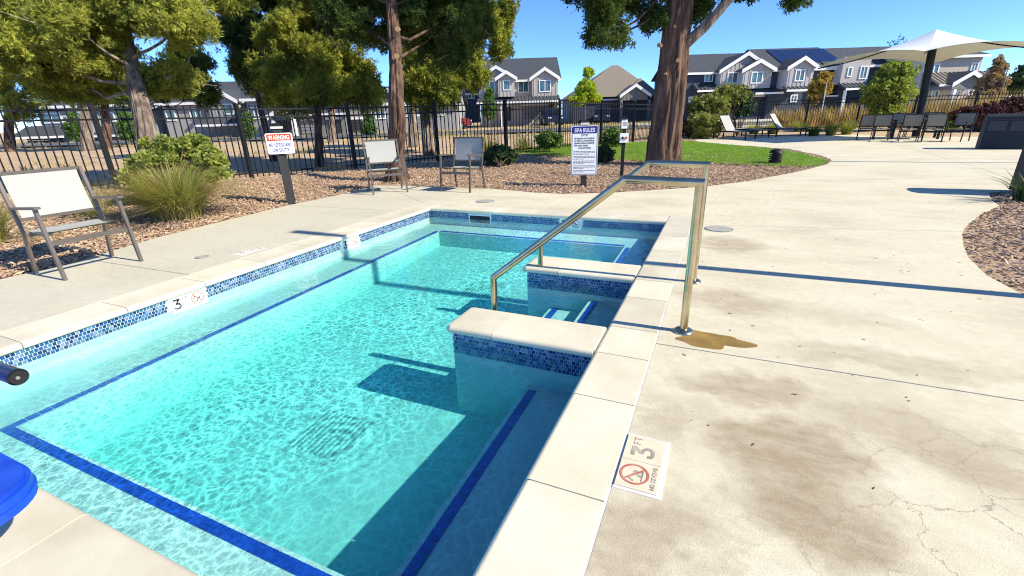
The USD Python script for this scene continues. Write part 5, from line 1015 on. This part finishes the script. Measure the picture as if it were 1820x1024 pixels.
    def skirtpx(s, x0, x1, y0, y1, off, proj, mt='metal_roof'):
        a = s.uz(x0, y0, off); b = s.uz(x1, y1, off + proj); u0, u1 = a[0], s.uz(x1, y0, off)[0]; z1, z0 = a[1], b[1]
        d0, d1 = s.D - off - proj, s.D - off
        s.tr(MB().raw([[u, d, z] for u in (u0 - .1, u1 + .1) for (d, z) in ((d0, z0), (d0, z0 + .10), (d1, z1 + .06), (d1, z1 - .05))], [[0, 1, 2], [0, 2, 3], [4, 6, 5], [4, 7, 6], [0, 4, 5], [0, 5, 1], [1, 5, 6], [1, 6, 2], [0, 3, 7], [0, 7, 4]])).build('skirt_roof', mt, s.p)
        mb = MB()
        for u in np.arange(u0, u1, .4): mb.beam((u, d0, z0 + .12), (u, d1, z1 + .09), .04, .05)
        s.tr(mb).build('roof_ribs', mt, s.p, kind='stuff')
        s.box('skirt_trim', 'trim', u0 - .12, u1 + .12, d0 - .06, d0 - .01, z0 - .06, z0 + .12)
    def garagepx(s, x0, x1, y0, y1, off, mt='garage_grey'):
        a = s.uz(x0, y1, off); b = s.uz(x1, y0, off); d = s.D - off; f = path_for('garage_door', s.p); UsdGeom.Xform.Define(stage, f)
        n = 4; z0, z1 = a[1], b[1]
        for k in range(n): s.box('panel', mt, a[0], b[0], d - .06, d - .005, z0 + (z1 - z0) * k / n + .02, z0 + (z1 - z0) * (k + 1) / n - .02, f)
        s.box('lintel', 'trim', a[0] - .15, b[0] + .15, d - .07, d - .004, z1, z1 + .16, f)
    def bodypx(s, x0, x1, ye, yb, depth, off=0.0):
        a = s.uz(x0, ye, off); b = s.uz(x1, ye, off); z = (a[1] + b[1]) / 2; zb = s.uz((x0 + x1) / 2, yb, off)[1] - .6
        s.box('wall', s.wall, a[0], b[0], s.D - off, s.D - off + depth, zb, z); return a[0], b[0], s.D - off, s.D - off + depth, z
# grey two-storey house in the centre
h = House('light grey two-storey house with white gables and dark roof in the picture centre', 56, 'side_grey')
u0, u1, d0, d1, ze = h.bodypx(852, 992, 142, 214, 9.5); h.gable_x(u0, u1, d0, d1, ze, h.uz(930, 106, -4.7)[1] )
h.gablepx(846, 882, 918, 119, 142, 175, 1.2); h.gablepx(880, 899, 919, 128, 141, 172, 2.0); h.gablepx(941, 968, 995, 122, 141, 175, 1.2)
h.winpx(861, 880, 144, 165, 1.2); h.winpx(894, 907, 142, 161, 2.0, 1); h.winpx(921, 940, 143, 165, 0.0); h.winpx(958, 979, 142, 164, 1.2)
h.skirtpx(850, 992, 174, 180, 0.9, 1.6, 'roof_dark'); h.box('porch_post', 'trim', *np.sort([h.uz(889, 200, 2.4)[0], h.uz(892, 200, 2.4)[0]]), h.D - 2.4, h.D - 2.2, .2, 2.75)
h.garagepx(930, 978, 187, 212, 0.0); a = h.uz(895, 215); b = h.uz(908, 190); h.box('door', 'door_dark', a[0], b[0], h.D - .05, h.D - .004, a[1], b[1])
# small neighbour wing left of it
h = House('low grey house wing behind the juniper branches left of the grey two-storey house', 62, 'side_shaded')
u0, u1, d0, d1, ze = h.bodypx(806, 848, 166, 210, 6); h.gable_x(u0, u1, d0, d1, ze, h.uz(825, 146, -3)[1]); h.winpx(812, 824, 166, 176); h.winpx(832, 844, 166, 176)
# brown hipped roof
h = House('single-storey house with large brown hipped shingle roof', 58, 'side_shaded', 'roof_brown')
a = h.uz(1012, 172); b = h.uz(1172, 168); zb = .2
u0, u1, d0, d1, ze = h.bodypx(1020, 1166, 172, 208, 12)
apx = h.uz(1093, 116, -6); M = MB().raw([[u0 - .5, d0 - .5, ze], [u1 + .5, d0 - .5, ze], [u1 + .5, d1 + .5, ze], [u0 - .5, d1 + .5, ze], [apx[0] - .4, (d0 + d1) / 2, apx[1]], [apx[0] + .4, (d0 + d1) / 2, apx[1]]], [[0, 1, 5], [0, 5, 4], [1, 2, 5], [2, 3, 4], [2, 4, 5], [3, 0, 4], [0, 3, 2], [0, 2, 1]]); h.tr(M).build('hip_roof', 'roof_brown', h.p)
ap2 = h.uz(1142, 137, -1.5); e0 = h.uz(1108, 170, .8); e1 = h.uz(1176, 170, .8)
h.tr(MB().raw([[e0[0], d0 - .8, e0[1]], [e1[0], d0 - .8, e1[1]], [e1[0], d0 + 6, e1[1]], [e0[0], d0 + 6, e0[1]], [ap2[0], d0 + 2.5, ap2[1]]], [[0, 1, 4], [1, 2, 4], [2, 3, 4], [3, 0, 4], [0, 3, 2], [0, 2, 1]])).build('hip_roof', 'roof_brown', h.p)
h.gablepx(1101, 1132, 1156, 151, 171, 178, 2.0, wall='side_mid'); h.garagepx(1060, 1100, 178, 205, .0, 'door_dark')
for x in (1104, 1128, 1153): q = h.uz(x, 200, 2.0); h.box('porch_post', 'side_mid', q[0] - .14, q[0] + .14, h.D - 2.0, h.D - 1.7, .2, h.uz(x, 177, 2.0)[1])
# mid grey house right of the big trunk
h = House('mid grey two-storey house with twin white-trimmed gables right of the big trunk', 52, 'side_shaded')
u0, u1, d0, d1, ze = h.bodypx(1216, 1366, 128, 210, 10); h.gable_x(u0, u1, d0, d1, ze, h.uz(1260, 99, -5)[1])
h.gablepx(1277, 1328, 1372, 95, 127, 160, 1.3, wall='side_grey', back=6); h.gablepx(1317, 1350, 1378, 108, 126, 157, 2.4, wall='side_grey', back=4)
h.winpx(1291, 1313, 128, 149, 1.3); h.winpx(1333, 1357, 127, 149, 2.4); h.winpx(1251, 1268, 130, 146, 0.0)
h.skirtpx(1290, 1376, 157, 166, 1.4, 1.6); a = h.uz(1240, 160); b = h.uz(1262, 142); h.skirtpx(1232, 1268, 150, 162, 0.0, 1.6, 'roof_dark')
h.garagepx(1320, 1358, 172, 208, 1.4, 'door_dark'); h.winpx(1223, 1232, 172, 182)
h.box('garage_wall', 'side_grey', h.uz(1296, 168, 1.38)[0], h.uz(1372, 168, 1.38)[0], h.D - 1.38, h.D + .1, .0, h.uz(1330, 168, 1.38)[1])
# house with solar roof, wall shade painted navy
h = House('two-storey house with wall shade painted navy and solar panels on its roof', 50, 'side_shaded')
u0, u1, d0, d1, ze = h.bodypx(1372, 1496, 122, 212, 10); zr = h.uz(1420, 88, -5)[1]; h.gable_x(u0, u1, d0, d1, ze, zr)
dm = (d0 + d1) / 2; sl = (zr - ze) / (dm - d0)
for i in range(6):
    for j in range(2):
        ua = u0 + 1.4 + i * 1.02; da = d0 + 1.0 + j * 1.75
        h.tr(MB().raw([[u, d, ze + (d - d0) * sl + .19 + t] for u in (ua, ua + .98) for d in (da, da + 1.66) for t in (0, .05)], [[0, 1, 3, 2], [4, 6, 7, 5], [0, 4, 5, 1], [2, 3, 7, 6], [0, 2, 6, 4], [1, 5, 7, 3]])).build('solar_panel', 'solar', h.p)
h.gablepx(1397, 1427, 1453, 103, 122, 156, 1.8, wall='side_grey', back=5); h.winpx(1411, 1432, 123, 145, 1.8)
h.skirtpx(1392, 1432, 155, 161, 1.7, .9); h.winpx(1403, 1418, 168, 182, 0, 2); h.garagepx(1436, 1486, 172, 208, 0, 'door_dark')
# next house with wall shade painted navy, half behind the canopy
h = House('two-storey house with wall shade painted navy and pale windows half hidden by the white canopy', 50, 'side_shaded')
u0, u1, d0, d1, ze = h.bodypx(1474, 1636, 116, 212, 10); h.gable_x(u0, u1, d0, d1, ze, h.uz(1560, 86, -5)[1])
a = h.uz(1492, 150, 1.2); b = h.uz(1548, 112, 1.2); h.box('board_bay', 'side_grey', a[0], b[0], h.D - 1.2, h.D + .1, a[1], b[1] + .6)
h.winpx(1483, 1491, 121, 138, 0, 1); h.winpx(1504, 1516, 119, 137, 1.2, 1); h.winpx(1525, 1544, 117, 141, 1.2)
h.skirtpx(1490, 1548, 149, 158, 1.1, 1.4)
for x in (1500, 1535): q = h.uz(x, 180, 2.2); h.box('porch_post', 'trim', q[0] - .10, q[0] + .10, h.D - 2.2, h.D - 2.0, .2, h.uz(x, 160, 2.2)[1])
# beige house on the right
h = House('beige two-storey house with gabled porch seen under the canopy edge', 46, 'side_beige')
u0, u1, d0, d1, ze = h.bodypx(1648, 1748, 100, 205, 8); h.gable_x(u0, u1, d0, d1, ze, h.uz(1700, 84, -4)[1])
h.winpx(1656, 1671, 113, 131, 0, 1); h.winpx(1721, 1740, 111, 133, 0, 2)
a = h.uz(1640, 150, .2); h.skirtpx(1640, 1752, 131, 150, 0.1, 2.2, 'roof_brown'); h.gablepx(1688, 1720, 1752, 129, 150, 158, 2.6, wall='side_mid', back=2.4, batten=False)
for x in (1690, 1715, 1748): q = h.uz(x, 190, 2.6); h.box('porch_post', 'trim', q[0] - .12, q[0] + .12, h.D - 2.6, h.D - 2.4, .2, h.uz(x, 157, 2.6)[1])
h.winpx(1697, 1708, 160, 176, 0, 1); h.winpx(1722, 1734, 160, 180, 0, 1); h.winpx(1652, 1670, 160, 174, 0, 2)
h.box('side_wing', 'side_beige', h.uz(1612, 160)[0], h.uz(1650, 160)[0], h.D + 1, h.D + 6, .0, h.uz(1630, 138)[1])
# houses behind the left fence
h = House('pale blue low house with white windows behind the fence at the left', 44, 'side_blue')
u0, u1, d0, d1, ze = h.bodypx(62, 136, 190, 262, 9); h.gable_x(u0, u1, d0, d1, ze, h.uz(100, 172, -4.5)[1]); h.winpx(77, 107, 200, 220, 0, 2); h.winpx(113, 120, 205, 218, 0, 1); h.skirtpx(50, 138, 226, 243, 0, 1.8, 'roof_dark'); h.garagepx(54, 78, 245, 262, 0, 'door_dark'); h.garagepx(84, 110, 245, 262, 0, 'door_dark')
h = House('grey-blue house behind the pair-stemmed juniper', 46, 'side_blue')
u0, u1, d0, d1, ze = h.bodypx(158, 262, 186, 260, 9); h.gable_x(u0, u1, d0, d1, ze, h.uz(200, 160, -4.5)[1]); h.winpx(188, 202, 200, 217, 0, 1); h.winpx(222, 240, 199, 217, 0, 2); h.skirtpx(150, 262, 226, 240, 0, 1.5, 'roof_dark'); h.winpx(196, 214, 246, 254)
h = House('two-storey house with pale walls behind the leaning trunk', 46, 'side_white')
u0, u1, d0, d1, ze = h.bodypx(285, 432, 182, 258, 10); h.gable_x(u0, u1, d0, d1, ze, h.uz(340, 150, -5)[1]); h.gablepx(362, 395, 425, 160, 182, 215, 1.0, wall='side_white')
h.winpx(298, 310, 195, 215, 0, 1); h.winpx(400, 414, 184, 204, 1.0, 1); h.winpx(340, 356, 192, 212); h.skirtpx(360, 430, 214, 222, 1.0, 1.2, 'roof_dark'); h.garagepx(380, 420, 224, 245, 0, 'garage_grey')
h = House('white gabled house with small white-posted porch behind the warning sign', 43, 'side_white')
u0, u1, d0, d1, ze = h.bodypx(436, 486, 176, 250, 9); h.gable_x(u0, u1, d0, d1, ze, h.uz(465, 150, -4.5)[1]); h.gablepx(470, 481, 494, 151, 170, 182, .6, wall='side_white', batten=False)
h.winpx(446, 458, 190, 212)
h = House('grey single-storey house with white gabled porch right of the warning sign', 42, 'side_mid')
u0, u1, d0, d1, ze = h.bodypx(482, 612, 204, 248, 9); h.gable_x(u0, u1, d0, d1, ze, h.uz(550, 180, -4.5)[1]); h.gablepx(478, 498, 524, 194, 209, 214, 1.8, wall='side_mid', back=2, batten=False)
for x in (488, 523): q = h.uz(x, 230, 1.8); h.box('porch_post', 'trim', q[0] - .14, q[0] + .14, h.D - 1.8, h.D - 1.5, .2, h.uz(x, 212, 1.8)[1])
h.garagepx(538, 560, 215, 238, 0, 'garage_grey'); h.garagepx(586, 604, 212, 238, 0, 'door_dark'); h.box('porch_door', 'door_dark', h.uz(494, 220)[0], h.uz(516, 220)[0], h.D - .06, h.D - .004, .3, h.uz(505, 213)[1])
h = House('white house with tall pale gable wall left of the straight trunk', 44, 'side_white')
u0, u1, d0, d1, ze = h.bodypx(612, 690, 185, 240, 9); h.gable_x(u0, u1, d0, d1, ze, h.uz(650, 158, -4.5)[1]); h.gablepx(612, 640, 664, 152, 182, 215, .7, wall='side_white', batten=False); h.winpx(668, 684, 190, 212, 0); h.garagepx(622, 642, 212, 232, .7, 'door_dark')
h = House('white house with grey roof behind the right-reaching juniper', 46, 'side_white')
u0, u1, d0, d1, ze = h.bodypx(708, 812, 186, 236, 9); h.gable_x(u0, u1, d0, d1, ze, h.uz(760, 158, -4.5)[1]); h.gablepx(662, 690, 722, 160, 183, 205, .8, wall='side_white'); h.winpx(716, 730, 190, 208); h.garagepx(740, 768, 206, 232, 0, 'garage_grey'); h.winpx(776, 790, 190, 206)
# street and kerb in front of the right-hand houses
def strip(name, pts, mt, lb, z):
    P = Polygon([tuple((EYE + HR * u + HF * d)[:2]) for u, d in pts]); sheet(P, 3.0, z, 5).build(name, mt, kind='structure', label=lb, category='road')
strip('street', [(-45, 33), (60, 33), (60, 40), (-45, 40)], 'road', 'asphalt street in front of the houses', .06)
strip('pavement', [(13, 30.6), (60, 30.6), (60, 32.6), (13, 32.6)], 'pale_concrete', 'pale concrete pavement beyond the right fence', .05)
strip('driveway', [(11, 40), (60, 40), (60, 48), (11, 48)], 'pale_concrete', 'pale concrete driveways before the right-hand houses', .05)
# ------------------------------------------------------------------ parked vehicles
def car(label, px, Zd, rz, paint, suv=True):
    b = spot(px, 210, Zd); t = thing('parked_car', label, 'car', loc=(b[0], b[1], b[2] + .06), rz=rz)
    H = 1.72 if suv else 1.42; L = 4.6; W2 = .92
    low = [(-2.3, .35), (2.3, .35), (2.3, .75), (2.05, .95), (1.05, 1.02), (-2.2, 1.02), (-2.3, .8)]
    top = [(1.0, 1.02), (.35, H), (-1.75, H), (-2.2, 1.02)]
    fr = frame([0, W2, 0], [1, 0, 0], [0, 0, 1])
    m = trimesh.creation.extrude_polygon(Polygon(low).buffer(.06).buffer(-.03), 2 * W2); MB().tm(m, fr).build('body', paint, t, smooth=30)
    m = trimesh.creation.extrude_polygon(Polygon(top).buffer(.05), 2 * W2 - .24); v = np.array(m.vertices); v[:, 2] += .12; MB().raw(v @ fr[:3, :3].T + fr[:3, 3], m.faces).build('cabin', paint, t, smooth=30)
    MB().raw([[.98, y * .72, 1.08] for y in (-1, 1)] + [[.42, y * .66, H - .10] for y in (1, -1)] + [[1.06, y * .72, 1.08] for y in (-1, 1)] + [[.50, y * .66, H - .10] for y in (1, -1)], [[4, 5, 6, 7], [0, 3, 2, 1], [0, 1, 5, 4], [2, 3, 7, 6], [1, 2, 6, 5], [3, 0, 4, 7]]).build('windscreen', 'car_glass', t)
    for y in (-1, 1):
        MB().box(-1.6, .4, y * (W2 - .10) - .035, y * (W2 - .10) + .035, 1.10, H - .16).build('side_window', 'car_glass', t)
        MB().box(2.27, 2.33, y * .62 - .18, y * .62 + .18, .68, .82).build('headlight', 'trim', t)
        for x in (-1.4, 1.42):
            w0 = path_for('wheel', t); UsdGeom.Xform.Define(stage, w0)
            MB().tm(trimesh.creation.annulus(.20, .34, .22, sections=24), frame([x, y * (W2 - .08), .34], [1, 0, 0], [0, 0, 1])).build('tyre', 'rubber', w0, smooth=40)
            MB().tm(trimesh.creation.cylinder(.20, .18, sections=20), frame([x, y * (W2 - .08), .34], [1, 0, 0], [0, 0, 1])).build('rim', 'grey_metal', w0, smooth=40)
fwd = YAW - PI / 2
car('dark blue sport utility car parked nose-out by the grey two-storey house', 980, 50, fwd + .1, 'car_blue'); car('white car parked behind the leaning trunk at left', 366, 54, YAW + .15, 'car_white', False)
car('white car parked left of the white gabled house', 410, 54, YAW + .05, 'car_white', False); car('red car parked in the shade behind the right-reaching juniper', 797, 47, YAW, 'car_red', False)
car('black car parked before the brown roofed house', 1070, 52, fwd - .2, 'car_blue')

# ------------------------------------------------------------------ patio furniture and canopy
def lounger(label, head, foot, back=True):
    head, foot = np.asarray(head, float), np.asarray(foot, float); d = foot - head; L = np.linalg.norm(d[:2]); rz = math.atan2(d[1], d[0])
    t = thing('sun_lounger', label, 'sun lounger', 'sun loungers on the far patio', loc=(head[0], head[1], 0), rz=rz); W2 = .33
    hx = .80
    bz = 1.02 if back else .40; bxx = .34 if back else .0
    def slab(p0, p1, n=6, sag=.02):
        v = []
        for k in range(n + 1):
            q = k / n; x = p0[0] + (p1[0] - p0[0]) * q; z = p0[1] + (p1[1] - p0[1]) * q - sag * math.sin(PI * q)
            v += [[x, -W2 + .02, z], [x, W2 - .02, z], [x, -W2 + .02, z - .012], [x, W2 - .02, z - .012]]
        f = []
        for k in range(n): a = 4 * k; f += [[a, a + 4, a + 5, a + 1], [a + 2, a + 3, a + 7, a + 6], [a, a + 2, a + 6, a + 4], [a + 1, a + 5, a + 7, a + 3]]
        return MB().raw(v, f)
    slab((hx, .375), (L, .375)).build('seat_sling', 'sling', t, smooth=30); slab((bxx, bz), (hx, .375)).build('back_sling', 'sling', t, smooth=30)
    for y in (-1, 1):
        MB().beam((hx - .7, y * W2, .33), (L, y * W2, .33), .03, .05).build('side_rail', 'black_metal', t)
        MB().beam((bxx, y * W2, bz - .01), (hx, y * W2, .36), .03, .03).build('back_rail', 'black_metal', t)
        for x in (.14, L - .08): MB().beam((x, y * W2, 0), (x, y * W2, .33), .045, .045).build('leg', 'black_metal', t)
    for x in (hx, L - .02): MB().beam((x, -W2, .33), (x, W2, .33), .03, .04).build('cross_rail', 'black_metal', t)
G0 = lambda px, py: at(px, py, 0.0)
def lplace(px, py, a): h0 = G0(px, py); return h0, h0 + (HR * math.cos(a) - HF * math.sin(a)) * 1.95
lounger('nearest white sling lounger with raised back, on the patio right of the big trunk', *lplace(1272, 246, 1.12)); lounger('middle white sling lounger lying flat behind the nearest one', *lplace(1306, 243, 1.0), back=False)
lounger('last white sling lounger with raised back, nearest the dining chairs', *lplace(1354, 241, .88))
DG = 'dark sling dining chairs around the long table'
dch = None
tc = (G0(1575, 246) + G0(1672, 246)) / 2
tdir = G0(1672, 246) - G0(1575, 246); tdir[2] = 0; TL = np.linalg.norm(tdir); tdir /= TL; tn = np.array([-tdir[1], tdir[0], 0]); trz = math.atan2(tdir[1], tdir[0])
tb = thing('dining_table', 'long dark metal dining table under the white canopy', 'table', loc=(tc[0], tc[1], 0), rz=trz)
bx('tabletop', 'bronze_frame', tb, -TL / 2, TL / 2, -.5, .5, .71, .74)
for x in (-TL / 2 + .15, TL / 2 - .15):
    for y in (-.4, .4): bx('leg', 'black_metal', tb, x - .04, x + .04, y - .04, y + .04, 0, .71)
place = []
for k, f in enumerate(((1537, 248), (1563, 249), (1612, 251), (1655, 252))): place.append((G0(*f), trz + PI / 2 - .15 * (k % 2), ['leftmost dining chair on the near side of the long table', 'dining chair second from left on the near side of the table', 'dining chair third from left on the near side of the table', 'dining chair on the near side just right of the canopy post'][k]))
for k, f in enumerate((-.3, .05, .38)): place.append((tc + tdir * TL * f + tn * .85, trz - PI / 2, ['dining chair on the far side of the table, left', 'dining chair on the far side of the table, middle', 'dining chair on the far side of the table, right'][k]))
place.append((G0(1697, 251), math.atan2(-.75, -.66), 'sunlit dining chair at the right end of the long table'))
for k, (p, rz, lb) in enumerate(place):
    if dch is None: dch = thing('dining_chair', lb, 'dining chair', DG, loc=(p[0], p[1], 0), rz=rz); armchair_parts(dch, W=.54, D=.5, sl='sling_grey', fr='black_metal')
    else: copy_of(dch, (p[0], p[1], 0), rz, lb, 'dining chair', DG)
# square shade canopy on one post
um = thing('shade_canopy', 'large white pyramid shade canopy on a dark leaning post over the dining table', 'canopy')
ub = G0(1627, 243); cz = 2.92; apex = np.array([ub[0] - .30, ub[1] - .25, 3.92])
MB().tube([[ub[0], ub[1], 0], [(ub[0] + apex[0]) / 2, (ub[1] + apex[1]) / 2, 1.9], [apex[0], apex[1], 3.8]], .135, 18).build('post', 'black_metal', um, smooth=40)
toc = (EYE - ub)[:2]; toc /= np.linalg.norm(toc); per = np.array([-toc[1], toc[0]])
R_ = 3.75; ca, sa = math.cos(-.03), math.sin(-.03); k1 = toc * ca + per * sa; k2 = np.array([-k1[1], k1[0]])
corners = [np.array([*(apex[:2] + R_ * v_), cz]) for v_ in (k1, k2, -k1, -k2)]
for k in range(4):
    A, B = corners[k], corners[(k + 1) % 4]; n = 12; V = []; F = []
    for i in range(n + 1):
        for j in range(n + 1):
            e = A + (B - A) * j / n; s_ = i / n; p = apex + (e - apex) * s_
            bow = 4 * (j / n) * (1 - j / n); p[2] += .26 * bow * s_ - .62 * s_ * (1 - s_); p[:2] += (apex[:2] - (A + B)[:2] / 2) * .05 * bow * s_ ** 2; V.append(p)
    for i in range(n):
        for j in range(n): a = i * (n + 1) + j; F.append([a, a + n + 1, a + n + 2, a + 1])
    V = np.array(V); F = np.array(F); nV = len(V); V2 = np.vstack([V, V - [0, 0, .012]]); F2 = np.vstack([F[:, ::-1], F + nV])
    MB().raw(V2, F2).build('canopy_panel', 'canopy', um, smooth=30)
    MB().tube([apex + (A - apex) * q_ - np.array([0, 0, .62 * q_ * (1 - q_) + .07]) for q_ in np.linspace(0, .985, 9)], .022, 8).build('rib', 'black_metal', um, smooth=40)
